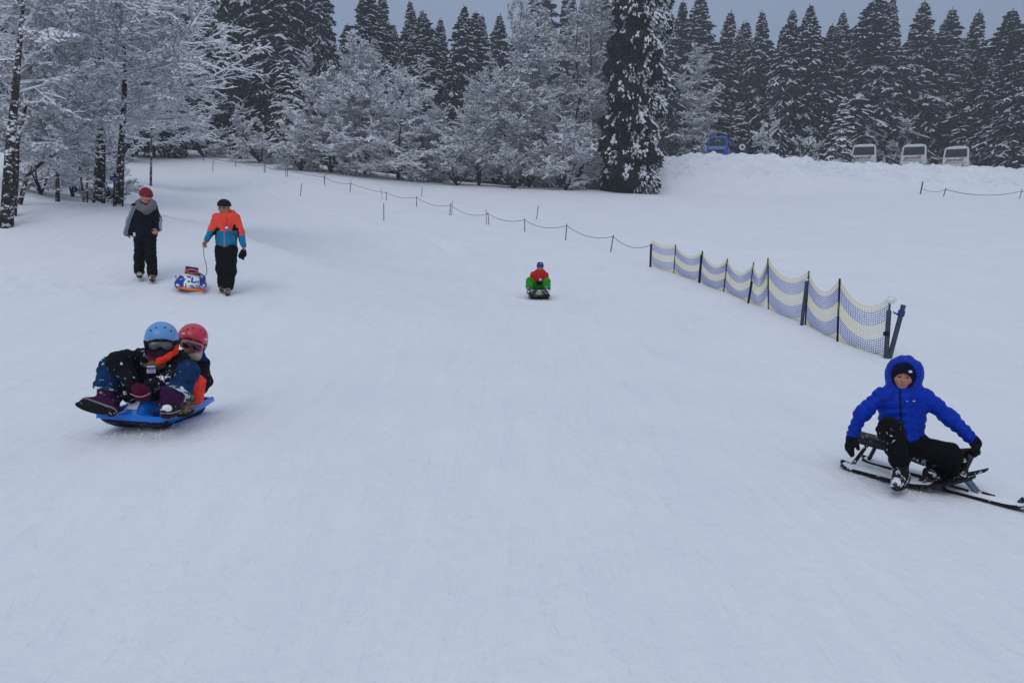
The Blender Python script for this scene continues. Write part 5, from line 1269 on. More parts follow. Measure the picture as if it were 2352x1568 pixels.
def walker_coral():
    base = G(517, 672); Z0 = PROJ(base)[2] - 0.02; J = View(252.3, 411.6, 0.1863, Z0); c = lambda px: px * 0.1863 * Z0 / F
    hc = J(1408, 358, 0); ax = frame(tocam(hc, rad(-20), -0.06)); H = c(185)
    skin = SKIN('puller_skin', 156, 118, 110)
    shL, elL, wrL = J(1315, 470), J(1262, 620, -.03), J(1180, 770, -.10)
    shR, elR, wrR = J(1552, 470), J(1612, 660, -.02), J(1652, 845, -.06)
    hL, kL, aL = J(1375, 880), J(1385, 1100, -.0), J(1385, 1320, .05)
    hR, kR, aR = J(1495, 880), J(1480, 1120, -.06), J(1455, 1340, -.08)
    s = Solid(0.0105, 0.025); s.thin = 0.78; head(s, hc, ax, H)
    s.cone(hc - ax[2] * H * .2, J(1430, 450), c(42), c(48)); s.chain([shL, J(1432, 455, .02), shR], [c(40), c(52), c(40)]); s.chain([J(1432, 490), J(1435, 680), J(1435, 820)], [c(85), c(75), c(78)])
    s.chain([shL, elL, wrL], [c(36), c(30), c(22)]); s.chain([shR, elR, wrR], [c(36), c(30), c(22)]); s.chain([hL, kL, aL], [c(58), c(44), c(30)]); s.chain([hR, kR, aR], [c(58), c(44), c(30)])
    s.cone(aL, J(1385, 1350, .0), c(22), c(16)); s.cone(aR, J(1452, 1385, -.12), c(22), c(16))
    hand(s, wrL, J(1160, 830, -.12) - wrL, np.array([.6, -.3, 0.]), L=c(118), curl=(.9, .95, 1, 1)); hand(s, wrR, J(1662, 900, -.08) - wrR, np.array([-.5, -.5, 0.]), L=c(118), side=-1, curl=(.8,) * 4)
    body = s.build('person', [skin, M_EYE, M_BROW, M_LIP], None, base, face_mats(hc, ax, H)); body.location = base
    tag(body, 'walker in a coral and teal jacket pulling the small sledge by its cord', 'person')
    cor = mat('coral_softshell', A(248, 72, 66), 0.7, noise=.08, nscale=10, bump=.3); tea = mat('teal_softshell', A(12, 112, 158), 0.7, noise=.1, nscale=10, bump=.3); pk = mat('salmon_zip', A(178, 96, 122), .6)
    s = Solid(0.0105, 0.04)
    s.cone(J(1385, 520, .02), J(1372, 790, .02), c(78), c(66)); s.cone(J(1490, 520, .02), J(1502, 790, .02), c(78), c(66)); s.cone(J(1435, 510), J(1436, 800), c(100), c(92))
    s.chain([J(1330, 478, .02), J(1432, 480, .03), J(1545, 478, .02)], [c(42), c(46), c(42)])
    s.chain([shL, elL, J(1192, 750, -.09)], [c(54), c(46), c(32)]); s.chain([shR, elR, J(1650, 820, -.06)], [c(54), c(46), c(34)])
    s.chain([J(1372, 440, .04), J(1432, 492, -.06), J(1515, 430, .04)], [c(26), c(26), c(28)], k=.008); s.ell(J(1480, 420, .10), (c(80), c(60), c(48)), None, 0, .03)
    s.cut(J(1435, 836), (0, 0, -1))
    def mf(cn, mi):
        x, y = J.inv(cn); mi = mi.copy(); mi[:] = 0; arm = (x > np.interp(y, [600, 840], [1575, 1590])); larm = x < np.interp(y, [480, 640, 840], [1300, 1305, 1290])
        mi[(y > 636) & ~arm] = 1; mi[(y > 690) & arm] = 1
        mi[(x < 1330 - (y - 560) * .12) & (x > 1285 - (y - 640) * .62) & (y > 540) & (y < 780)] = 2
        mi[(y > 555) & (y < 636) & (np.abs(x - 1538) < (y - 545) * .33 + 6)] = 2; mi[(y > 600) & (y < 636) & (np.abs(x - 1335) < 20)] = 2
        mi[(y > 600) & (y < 800) & (np.abs(x - 1576 - (y - 600) * .1) < 9) ] = 2
        fr = cn[:, 1] < hc[1] + .05; mi[(np.abs(x - 1412) < 5.5) & (y > 640) & fr] = 3; mi[(np.abs(x - 1520 - (y - 690) * .3) < 4) & (y > 690) & (y < 760) & fr] = 3
        mi[(np.abs(x - 1440) < 5) & (y > 470) & (y < 570) & fr] = 4
        return mi
    s.build('jacket', [cor, tea, M_BLACK, pk, mat('red_zip', A(180, 40, 44), .7)], body, base, mf, wr=0.004, wl=0.09, seed=41)
    mb = MB(); fr = frame(norm([0, -1, .1])); mb.box(J(1440, 596, -.165), c(48), .006, c(44), fr); o = mb.build('name_card', mat('card_holder', A(70, 60, 130), .5), body, base)
    mb = MB(); mb.box(J(1440, 598, -.17), c(36), .004, c(28), fr); mb.build('card_paper', M_CARD, o, base)
    s = Solid(0.011, 0.05); s.cone(J(1385, 865, .01), J(1488, 865, .01), c(78), c(74)); s.chain([hL, kL, J(1395, 1300, .03)], [c(78), c(70), c(62)]); s.chain([hR, kR, J(1462, 1320, -.06)], [c(78), c(72), c(64)])
    s.build('trousers', M_BLACK, body, base, wr=0.005, wl=0.1, seed=42)
    s = Solid(0.0095, 0.015); s.ell(hc + ax[2] * H * .18 - ax[1] * H * .05, np.array([.45, .51, .43]) * H, ax); s.cut(hc + ax[2] * H * .13, -ax[2] + ax[1] * .0)
    s.build('beanie', mat('dark_brown_knit', A(32, 28, 30), 0.95, noise=.2, nscale=30, bump=0.8, bscale=80), body, base)
    L = lambda x, y, z: hc + ax.T @ (np.array([x, y, z]) * H); mb = MB()
    for sx in (-1, 1): mb.tube([L(sx * .14 + .10 * math.cos(a), .46, .0 + .07 * math.sin(a)) for a in np.linspace(0, 6.283, 11)], 0.0022, 5)
    mb.tube([L(-.05, .47, .01), L(.05, .47, .01)], .0022, 5)
    for sx in (-1, 1): mb.tube([L(sx * .24, .44, .01), L(sx * .38, .05, .02)], .0022, 5)
    mb.build('glasses', M_SOLE, body, base)
    foot_boot(body, base, J, c, J(1388, 1325, .06), J(1378, 1378, -.10), J(1392, 1352, .10), [M_HIKE, M_SOLE]); foot_boot(body, base, J, c, J(1455, 1350, -.06), J(1445, 1425, -.24), J(1460, 1392, -.02), [M_HIKE, M_SOLE])
    # the gloves held in the hand
    g = J(1640, 925, -.10); s = Solid(0.009, 0.02); s.ell(J(1640, 920, -.1), (c(44), c(30), c(52)), None)
    for (x, y) in ((1600, 962), (1622, 975), (1645, 985), (1592, 945)): s.cone(J(1635, 920, -.1), J(x, y, -.12), c(20), c(13), k=.01)
    s.cone(J(1655, 880, -.1), J(1640, 920, -.1), c(24), c(34))
    o = s.build('spare_gloves', M_GLOVE, None, g, wr=.004, wl=.04); o.location = g; tag(o, 'pair of black gloves dangling from the hand of the coral-jacketed walker', 'gloves')
    return J
JW = walker_coral()
def towed_sledge():
    T = View((590) / 1.5064, 900 / 1.5064, 150 / 1809 / 1.5064, 12.0); g = G(438, 668); Zg = PROJ(g)[2]
    T = View(590 / 1.5064, 900 / 1.5064, 150 / 1809 / 1.5064, Zg); c = lambda px: px * (150 / 1809 / 1.5064) * Zg / F
    blue = mat('cobalt_plastic', A(10, 44, 150), .4, noise=.15, nscale=12, specks=.18, speck_scale=7, speck_col=(.75, .78, .84)); og = mat('orange_plastic', A(205, 112, 52), .45, noise=.15, nscale=10)
    t = empty('towed_sledge', g); tag(t, 'small blue and orange steerable sledge dusted with snow between the two walkers', 'sledge')
    s = Solid(0.009, 0.04)   # wedge-shaped bonnet sloping down towards the camera
    s.ell(T(830, 885, .10), (c(560), .34, c(260)), frame(norm([0.02, -1, -.30]))); s.cone(T(330, 950, .12), T(330, 1010, -.10), c(120), c(110)); s.cone(T(1360, 1040, .12), T(1370, 1100, -.10), c(130), c(110))
    s.cone(T(420, 680, .30), T(330, 950, .12), c(60), c(120)); s.cone(T(1300, 790, .30), T(1360, 1040, .12), c(60), c(130)); s.cut(T(850, 1140, .0), (0.06, 0, -1))
    s.sub(T(860, 640, .30), (c(330), .22, c(170)), None, .03)
    def mf(cn, mi):
        x, y = T.inv(cn); mi = mi.copy(); nz = vnoise(x * .011, y * .014, 51) + .5 * vnoise(x * .03, y * .035, 52)
        mi[(np.abs(x - 880) < 330) & (y > 640) & (nz > -.12)] = 1; mi[((x - 760) ** 2 + (y - 890) ** 2) < 48 ** 2] = 2; return mi
    s.build('bonnet', [blue, M_LUMP, mat('dark_red_dot', A(70, 25, 60), .6)], t, g, mf)
    mb = MB(); mb.tube([T(250, 1085, .05), T(360, 1150, -.2), T(800, 1215, -.26), T(1300, 1265, -.2), T(1420, 1240, .0)], [c(40), c(52), c(58), c(52), c(40)], 8, flat=.9)
    mb.tube([T(330, 1130, 0.3), T(340, 1170, -.1)], c(40), 6); mb.tube([T(1350, 1220, 0.3), T(1360, 1260, -.1)], c(40), 6); mb.build('base_tray', og, t, g, smooth=True)
    ub = mat('deep_blue_back_panel', A(16, 22, 110), .4)
    mb = MB(); fr = frame(norm([.05, -1, .12]), roll=rad(-7)); mb.box(T(880, 440, .30), c(540), .03, c(330), fr, taper=(1, .96)); o = mb.build('seat_back', ub, t, g); bv = o.modifiers.new('b', 'BEVEL'); bv.width = .01; bv.segments = 2
    mb = MB(); mb.tube([T(900 + 255 * math.cos(a), 480 + 88 * math.sin(a) + 28 * math.cos(a), .12 + .05 * math.sin(a)) for a in np.linspace(0, 6.2832, 25)], c(34), 8, flat=.8)
    mb.tube([T(660, 470, .12), T(860, 560, .16), T(1150, 520, .12)], c(26), 6); mb.box(T(950, 560, .16), c(300), .03, c(70), fr); mb.build('steering_wheel', og, t, g, smooth=True)
    mb = MB(); mb.box(T(930, 645, .05), c(260), .02, c(70), fr); mb.build('dash_panel', mat('pale_plastic', A(168, 172, 205), .5), t, g)
    for q1, q2, r_ in ((T(1190, 560, .12), T(1200, 690, .12), 28), (T(215, 650, .2), T(240, 790, .2), 18)):
        mb = MB(); mb.tube([q1, q2], c(r_), 6); mb.build('brake_lever', M_PLBLACK, t, g)
    J = JW; zb = Zg - J.Z
    pts = [J(1158, 800, -.12), J(1153, 875, -.12), J(1162, 950, -.10), J(1185, 1040, -.08), J(1196, 1110, -.04), J(1195, 1165, .0), J(1178, 1192, .02), J(1155, 1190, zb), J(1125, 1165, zb + .05), J(1108, 1150, zb + .1)]
    mb = MB(); mb.tube(pts, .0055, 6); o = mb.build('tow_cord', mat('grey_cord', A(90, 98, 112), .8), t, g)
towed_sledge()

# ------------------------------------------------------------------ child in red and green on a sledge, further up
def far_child():
    g = G(1238, 686); Zg = PROJ(g)[2]; sc = .08467; J = View(1175, 577.5, sc, Zg); c = lambda px: px * sc * Zg / F; base = g
    hc = J(775, 440, .05); ax = frame(tocam(hc, rad(-2), -.12)); H = c(235); skin = SKIN('far_child_skin', 165, 112, 92)
    s = Solid(0.012, .025); s.thin = 0.78; head(s, hc, ax, H)
    hip = J(740, 980, .15); kL, aL = J(490, 800, -.12), J(490, 1040, -.2); kR, aR = J(960, 820, -.12), J(955, 1060, -.2)
    s.cone(hc - ax[2] * H * .25, J(770, 590, .08), c(55), c(60)); s.chain([J(580, 620, .1), J(770, 590, .1), J(930, 625, .1)], [c(50), c(70), c(50)]); s.chain([J(770, 620, .1), J(755, 800, .13), hip], [c(95), c(90), c(90)])
    s.chain([J(650, 970, .15), kL, aL], [c(80), c(60), c(42)]); s.chain([J(840, 970, .15), kR, aR], [c(80), c(60), c(42)]); s.cone(aL, J(500, 1110, -.3), c(42), c(34)); s.cone(aR, J(950, 1120, -.3), c(42), c(34))
    s.chain([J(575, 630, .1), J(530, 760, .2), J(560, 930, .15)], [c(42), c(36), c(28)]); s.chain([J(935, 635, .1), J(990, 760, .2), J(950, 930, .15)], [c(42), c(36), c(28)])
    hand(s, J(560, 930, .15), np.array([0, -.2, -1.]), np.array([1., 0, 0]), L=c(150)); hand(s, J(950, 930, .15), np.array([0, -.2, -1.]), np.array([-1., 0, 0]), L=c(150), side=-1)
    body = s.build('person', [skin, M_EYE, M_BROW, M_LIP], None, base, face_mats(hc, ax, H)); body.location = base
    tag(body, 'small child in a red jacket, green trousers and blue hat sledging in the middle', 'person')
    red = mat('brick_red_jacket', A(165, 34, 26), .75, noise=.15, nscale=10, bump=.4); s = Solid(.011, .04)
    s.cone(J(680, 660, .1), J(690, 800, .1), c(110), c(110)); s.cone(J(860, 670, .1), J(850, 800, .1), c(110), c(105)); s.chain([J(590, 615, .1), J(770, 570, .1), J(925, 620, .1)], [c(70), c(85), c(68)])
    s.chain([J(575, 640, .1), J(545, 740, .16)], [c(68), c(60)]); s.chain([J(930, 650, .1), J(965, 750, .16)], [c(66), c(56)]); s.cone(J(700, 535, .06), J(850, 535, .06), c(58), c(58)); s.cone(J(770, 600, .02), J(770, 780, .03), c(100), c(100))
    s.build('jacket', red, body, base, wr=.004, wl=.07, seed=51)
    gr = mat('bright_green_trousers', A(34, 128, 28), .75, noise=.15, nscale=10, bump=.4); s = Solid(.011, .04)
    s.cone(J(660, 940, .12), J(830, 940, .12), c(90), c(90)); s.chain([J(650, 960, .12), kL, J(480, 960, -.17)], [c(95), c(92), c(98)]); s.chain([J(840, 960, .12), kR, J(965, 985, -.17)], [c(95), c(90), c(98)])
    s.build('trousers', gr, body, base, wr=.004, wl=.07, seed=52)
    s = Solid(.011, .03); s.ell(J(755, 840, .0), (c(105), .10, c(55)), None); s.build('belt_bag', M_NAVY, body, base)
    mb = MB(); mb.box(J(785, 765, -.06), c(62), .01, c(55)); mb.build('name_card', M_CARD, body, base)
    s = Solid(.009, .02); s.ell(hc + ax[2] * H * .22, np.array([.42, .46, .50]) * H, ax); s.cut(hc + ax[2] * H * .05, -ax[2]); s.cut(J(780, 285, 0), (0, 0, 1))
    def mf(cn, mi):
        x, y = J.inv(cn); mi = mi.copy(); mi[(np.abs(x - 785) < 42) & (np.abs(y - 350) < 34)] = 1; mi[(np.abs(x - 790) < 15) & (np.abs(y - 340) < 9)] = 2; return mi
    s.build('beanie', [mat('mid_blue_knit', A(48, 76, 142), .95, bump=.6), mat('dark_blue_patch', A(10, 20, 110), .7), M_CARD], body, base, mf)
    bt = mat('grey_snow_boot', A(60, 56, 70), .8, specks=.2, speck_scale=14); blk = M_SOLE
    for a_, tx in ((aL, J(470, 1130, -.36)), (aR, J(960, 1150, -.36))):
        s = Solid(.011, .02); boot(s, a_, tx, a_ + np.array([0, 0.06, -c(95)]), (0, 0.2, 1), r=c(75), shaft=c(40), w=c(72)); s.build('boot', [bt, blk], body, base)
    # its sledge
    dk = mat('black_and_green_plastic', A(16, 20, 20), .4, specks=.16, speck_scale=9, speck_col=A(90, 130, 90)); hu = mat('black_hull', A(14, 14, 20), .5)
    t, Q = tub_sledge('small_sledge', g + np.array([0, .28, .0]), np.array([0, -1., -.07]), .95, c(560), .11, (dk, hu), 'dark sledge with snow on its nose under the child in green trousers', lip=.03)
    s = Solid(.011, .04); s.ell(Q(.34, .0, .13), (c(105), .13, c(90)), None); s.build('nose_hump', [mat('snowy_nose', A(150, 160, 175), .8, noise=.3, nscale=12)], t, np.array(t.location))
far_child()
# ------------------------------------------------------------------ safety net fence
NV = lambda x, y: (1460.4 + x * .28224, 517.8 + y * .28224)
M_POSTG = mat('grey_post', A(58, 68, 88), .6, noise=.15, nscale=10); M_POSTB = mat('blue_black_post', A(18, 22, 48), .6); M_NB = mat('blue_net_cord', A(14, 52, 165), .8); M_NC = mat('cream_net_cord', A(192, 188, 128), .8)
def topat(u, v, b):
    Z = PROJ(b)[2]; p = P(u, v, Z); return np.array([p[0], p[1], p[2]])
def net_fence():
    poles = [((127, 150), (118, 335), .035, 'g', (140, 95)), ((323, 155), (309, 390), .022, 'b', None), ((543, 207), (518, 465), .028, 'b', (543, 240)), ((746, 270), (714, 540), .022, 'b', None), ((960, 300), (914, 630), .020, 'b', None),
             ((1076, 263), (1079, 682), .022, 'b', None), ((1409, 370), (1378, 808), .022, 'b', None), ((1660, 432), (1640, 945), .026, 'b', None), ((2068, 600), (2040, 1075), .026, 'g', None)]
    b0 = G(*NV(118, 335)); t = empty('safety_net_fence', b0); tag(t, 'blue and cream striped safety net fence on dark poles, right of the run', 'fence')
    base = []; 
    for (tx, bx, r, cc, ex) in poles:
        b = G(*NV(*bx)); tp = topat(*NV(*tx), b); base.append((b, tp)); mb = MB(); lo = b - norm(tp - b) * .25
        mb.tube([lo, tp], r * .62, 8)
        mb.build('post', M_POSTG if cc == 'g' else M_POSTB, t, b0)
    def P2(x0, y0, x1, y1, i, r, m):
        b, tp = base[i]; Z = PROJ(b)[2]; mb = MB(); a0 = P(*NV(x0, y0), Z - .03); a1 = P(*NV(x1, y1), Z - .03); mb.tube([a0, a1 - norm(a0 - a1) * .2], r, 8); return mb.build('post', m, t, b0)
    P2(1392, 455, 1350, 812, 6, .031, M_POSTG); P2(945, 455, 914, 632, 4, .022, M_POSTB); P2(535, 240, 516, 467, 2, .030, M_POSTB); P2(2060, 690, 2036, 1078, 8, .036, M_POSTG); P2(125, 150, 118, 335, 0, .030, M_POSTB)
    o = P2(2178, 648, 2066, 1070, 8, .036, M_POSTG)
    Z = PROJ(base[8][0])[2]; mb = MB(); a = P(*NV(2160, 715), Z - .03); d = norm(P(*NV(2178, 648), Z) - P(*NV(2066, 1070), Z)); mb.tube([a - d * .04, a + d * .04], .048, 10); mb.tube([P(*NV(2095, 705), Z), P(*NV(2140, 730), Z)], .012, 6); mb.build('clamp', mat('blue_clamp', A(34, 60, 130), .5), o, b0)
    mb = MB(); a = P(*NV(2040, 880), Z - .03); mb.tube([a - np.array([0, 0, .03]), a + np.array([0, 0, .03])], .045, 10); mb.build('collar', M_POSTB, o, b0)
    # nets: (left top, sag top x,y, right top, left bottom, sag bottom, right bottom)
    N = [((133, 118), 168, (320, 162), (130, 330), 372, (309, 374)), ((327, 165), 250, (540, 216), (314, 378), 448, (520, 455)), ((545, 222), 325, (744, 278), (522, 458), 528, (716, 520)), ((748, 285), 385, (956, 318), (722, 525), 615, (918, 600)),
         ((958, 330), 400, (1074, 272), (922, 612), 668, (1076, 598)), ((1080, 275), 432, (1408, 376), (1082, 668), 782, (1370, 770)), ((1412, 400), 540, (1656, 446), (1384, 800), 930, (1640, 905)), ((1664, 455), 655, (2066, 590), (1645, 912), 1085, (2036, 1068))]
    for i, (lt, st, rt, lb, sb, rb) in enumerate(N):
        Zl, Zr = PROJ(base[i][0])[2], PROJ(base[i + 1][0])[2]; nc = max(14, int(np.linalg.norm(base[i + 1][0] - base[i][0]) / .045)); nr = 25; mb = MB()
        xs = np.linspace(0, 1, nc + 1)
        def curve(a, s_, b):
            ym = (a[1] + b[1]) / 2; return [(a[0] + (b[0] - a[0]) * q, a[1] + (b[1] - a[1]) * q + 4 * q * (1 - q) * (s_ - ym) * (1.0 + .25 * (.5 - q))) for q in xs]
        ct, cb = curve(lt, st, rt), curve(lb, sb, rb); pts = np.empty((nr, nc + 1, 3))
        for j in range(nr):
            w = j / (nr - 1)
            for q in range(nc + 1):
                x = ct[q][0] * (1 - w) + cb[q][0] * w; y = ct[q][1] * (1 - w) + cb[q][1] * w
                Zi = 1 / ((1 - xs[q]) / Zl + xs[q] / Zr); pts[j, q] = P(*NV(x, y), Zi + .02 * math.sin(w * 7 + q * .3 + i))
                g = gz(*pts[j, q][:2]) if j == nr - 1 else None
                if g is not None and pts[j, q][2] < g: pts[j, q][2] = g + .01
        def colr(w): return 0 if (w < .10 or .36 < w < .62 or w > .90) else 1
        for j in range(nr): mb.tube(pts[j], .0055 if j in (0, nr - 1) else .0042, 4, m=colr(j / (nr - 1)), cap=False)
        for q in range(nc + 1):
            for a, b in ((0, 2), (2, 9), (9, 15), (15, 22), (22, 24)):
                m_ = colr((a + b) / 2 / (nr - 1)); mb.tube(pts[a:b + 1, q], .0016 if m_ == 0 else .0027, 3, m=m_, cap=False, up=(0, 1, 0))
        mb.build('net_panel', [M_NC, M_NB], t, b0)
    rng = np.random.default_rng(3); Z = PROJ(base[8][0])[2]
    snow_bits('snow_clump', [P(*NV(2074 + 22 * rng.random(), 560 + 70 * rng.random()), Z - .02) for _ in range(18)], .04, 6, parent=t, base=b0)
    snow_bits('snow_clump', [P(*NV(1390, 442), PROJ(base[6][0])[2] - .03)] * 2, .035, 7, parent=t, base=b0)
    return base
NETBASE = net_fence()

# ------------------------------------------------------------------ rope fences and loose stakes
C5 = lambda x, y: (863 + x * .28224, 398.3 + y * .28224)
C4 = lambda x, y: (265.5 + x * .28224, 331.9 + y * .28224)
C6 = lambda x, y: (1991.5 + x * .1533, 385 + y * .1533)
M_ROPE = mat('blue_grey_rope', A(88, 102, 142), .8); M_STAKE = mat('grey_stake', A(62, 72, 95), .7)
def stake(parent, b0, c, top, bot, r, snowcap=False):
    b = G(*c(*bot)); tp = topat(*c(*top), b); mb = MB(); mb.tube([b - norm(tp - b) * .25, tp], r, 6); o = mb.build('post', M_STAKE, parent, b0 if parent else b)
    if not parent: o.location = b
    if snowcap:
        mb = MB(); mb.sphere(tp, r * 1.7, 7, sc=(1, 1, .8)); mb.build('snow_cap', M_LUMP, o, b0 if parent else b, smooth=True)
    return o, b, tp
def rope(parent, b0, pts, r=.012, n=12):
    "pts: end points and sag in world space"
    a, b, sag = pts; q = np.linspace(0, 1, n); L = a[None] * (1 - q)[:, None] + b[None] * q[:, None]; L[:, 2] -= 4 * q * (1 - q) * sag
    mb = MB(); mb.tube(L, r, 5); return mb.build('rope', M_ROPE, parent, b0)
def rope_fence():
    b0 = G(*C5(1936, 638)); t = empty('rope_fence', b0); tag(t, 'long low fence of blue rope on thin stakes, running up the middle of the field', 'fence')
    main = [(C4, (282, 10), (282, 50)), (C4, (490, 45), (490, 90)), (C4, (715, 88), (714, 132)), (C4, (978, 130), (977, 182)), (C4, (1209, 165), (1210, 229)), (C4, (1401, 197), (1396, 263)), (C4, (1698, 256), (1700, 333)), (C4, (1914, 308), (1908, 386)),
            (C4, (2203, 385), (2203, 456)), (C5, (333, 185), (332, 270)), (C5, (610, 245), (602, 340)), (C5, (912, 317), (922, 417)), (C5, (1212, 365), (1213, 475)), (C5, (1556, 408), (1544, 545)), (C5, (1936, 497), (1911, 638))]
    tops = []
    for c, a, b in main:
        Zb = PROJ(G(*c(*b)))[2]; o, bb, tp = stake(t, b0, c, a, b, .013 + .0002 * Zb, snowcap=Zb < 34); tops.append((tp, bb))
    for c, a, b in ((C4, (1222, 140), (1218, 229)), (C4, (1384, 180), (1384, 263)), (C4, (1708, 205), (1702, 300)), (C4, (1918, 292), (1911, 360)), (C4, (2158, 355), (2170, 445)), (C5, (625, 220), (616, 341)), (C5, (898, 290), (900, 417)), (C4, (705, 90), (704, 130))):
        stake(t, b0, c, a, b, .014)
    end = topat(*NV(122, 160), NETBASE[0][0]); tops.append((end, NETBASE[0][0]))
    sags = [0.05, .05, .05, .2, .16, .08, .17, .08, .16, .22, .26, .18, .2, .2, .2]
    for i in range(len(tops) - 1):
        (a, ab), (b, bb) = tops[i], tops[i + 1]; Z = PROJ(a)[2]; s_ = sags[i]
        a = ab + (a - ab) * .88; b = bb + (b - bb) * (.88 if i < len(tops) - 2 else 1)
        rope(t, b0, (a, b, s_ if Z < 60 else .15), r=.0045 + .00022 * Z)
rope_fence()
def side_rope():
    b0 = G(*C6(1180, 436)); t = empty('rope_fence', b0); tag(t, 'short rope fence on three leaning stakes near the right edge below the coaches', 'fence')
    T = [stake(t, b0, C6, a, b, r) for a, b, r in (((837, 210), (798, 398), .055), ((1182, 308), (1145, 434), .035), ((2325, 325), (2285, 465), .03))]
    q = [bb + (tp - bb) * k for (o, bb, tp), k in zip(T, (.5, .85, .8))]
    rope(t, b0, (q[0], q[1], .25), r=.02); rope(t, b0, (q[1], q[2], .38), r=.024, n=20); rope(t, b0, (q[2], q[2] + np.array([6, -1, -.6]), .3), r=.024)
side_rope()
for c, a, b, lab in ((C4, (796, 132), (790, 220), 'lone thin stake in the snow above the upper left footprints'), (C4, (1515, 318), (1503, 420), 'lone thin stake standing below the rope, between the walkers and the frosted group'),
                     (C5, (65, 245), (66, 385), 'tallest lone stake below the rope, left of the run'), (C5, (380, 110), (372, 190), 'lone stake beyond the rope, just below the thicket edge'), (C5, (1323, 265), (1309, 372), 'lone leaning stake beyond the rope, above the child in red')):
    o, bb, tp = stake(None, None, c, a, b, .022 if c is C4 else .02)
    for vtx in o.data.vertices: pass
    tag(o, lab, 'stake', 'lone marker stakes'); o.name = 'marker_stake'

# ------------------------------------------------------------------ blue sign beside the slender birch
def text_mesh(body, size, depth=0.0, bold=0.0, shear=0.0, align='CENTER'):
    cu = D.curves.new('lettering', 'FONT'); cu.body = body; cu.size = size; cu.extrude = depth; cu.offset = bold; cu.shear = shear; cu.align_x = align; cu.align_y = 'CENTER'; cu.resolution_u = 3
    o = D.objects.new('tmp', cu); COL.objects.link(o); dg = bpy.context.evaluated_depsgraph_get(); me = D.meshes.new_from_object(o.evaluated_get(dg)); D.objects.remove(o); D.curves.remove(cu); return me
def put_text(me, m, parent, origin, right, up, base, name='lettering'):
    n = np.cross(right, up); co = np.empty(len(me.vertices) * 3, np.float32); me.vertices.foreach_get('co', co); co = co.reshape(-1, 3)
    w = np.asarray(origin)[None] + co[:, :1] * np.asarray(right)[None] + co[:, 1:2] * np.asarray(up)[None] + co[:, 2:3] * n[None] - np.asarray(base)[None]
    me.vertices.foreach_set('co', w.astype(np.float32).ravel()); me.update(); me.materials.clear(); o = link(name, me, [m], parent); return o
def sign():
    S = View(360 / 1.5064, 580 / 1.5064, 100 / 1120 / 1.5064, 17.2); c = lambda px: px * (100 / 1120 / 1.5064) * 17.2 / F
    b = on(S(350, 1320)); Z = PROJ(b)[2]; S.Z = Z; t = empty('direction_sign', b); tag(t, 'small blue sign on a thin post beside the slender birch', 'sign')
    mb = MB(); mb.tube([b - np.array([0, 0, .2]), S(400, 190)], c(26), 8); mb.build('post', mat('brown_post', A(40, 38, 50), .8), t, b)
    bl = mat('blue_sign_face', A(22, 40, 110), .5, specks=.12, speck_scale=8); fr = frame(norm([-.1, -1, 0]), roll=rad(-2)); up = fr[2]; rt = norm(np.cross([0, -1, 0.], [0, 0, 1.])) ; rt = -rt if rt[0] < 0 else rt
    mb = MB(); mb.box(S(425, 425, -.05), c(370), .03, c(185), fr); p1 = mb.build('board', bl, t, b)
    mb = MB(); mb.box(S(500, 315, -.05), c(165), .03, c(130), fr); p2 = mb.build('board', bl, t, b)
    wh = mat('white_sign_print', A(140, 155, 185), .6)
    mb = MB()
    for y, x, w_ in ((410, 350, 150), (445, 450, 200), (475, 400, 250), (400, 520, 80)): mb.box(S(x, y, -.072), c(w_), .004, c(14), fr)
    mb.build('printed_lines', wh, p1, b); mb = MB(); mb.box(S(515, 315, -.072), c(95), .004, c(80), fr); mb.build('pictogram', wh, p2, b)
    mb = MB(); mb.sphere(S(320, 318, -.05), c(60), 8, sc=(1.2, .7, .45)); mb.sphere(S(500, 243, -.05), c(60), 8, sc=(1.2, .6, .3)); mb.build('snow_cap', M_LUMP, p1, b, smooth=True)
sign()

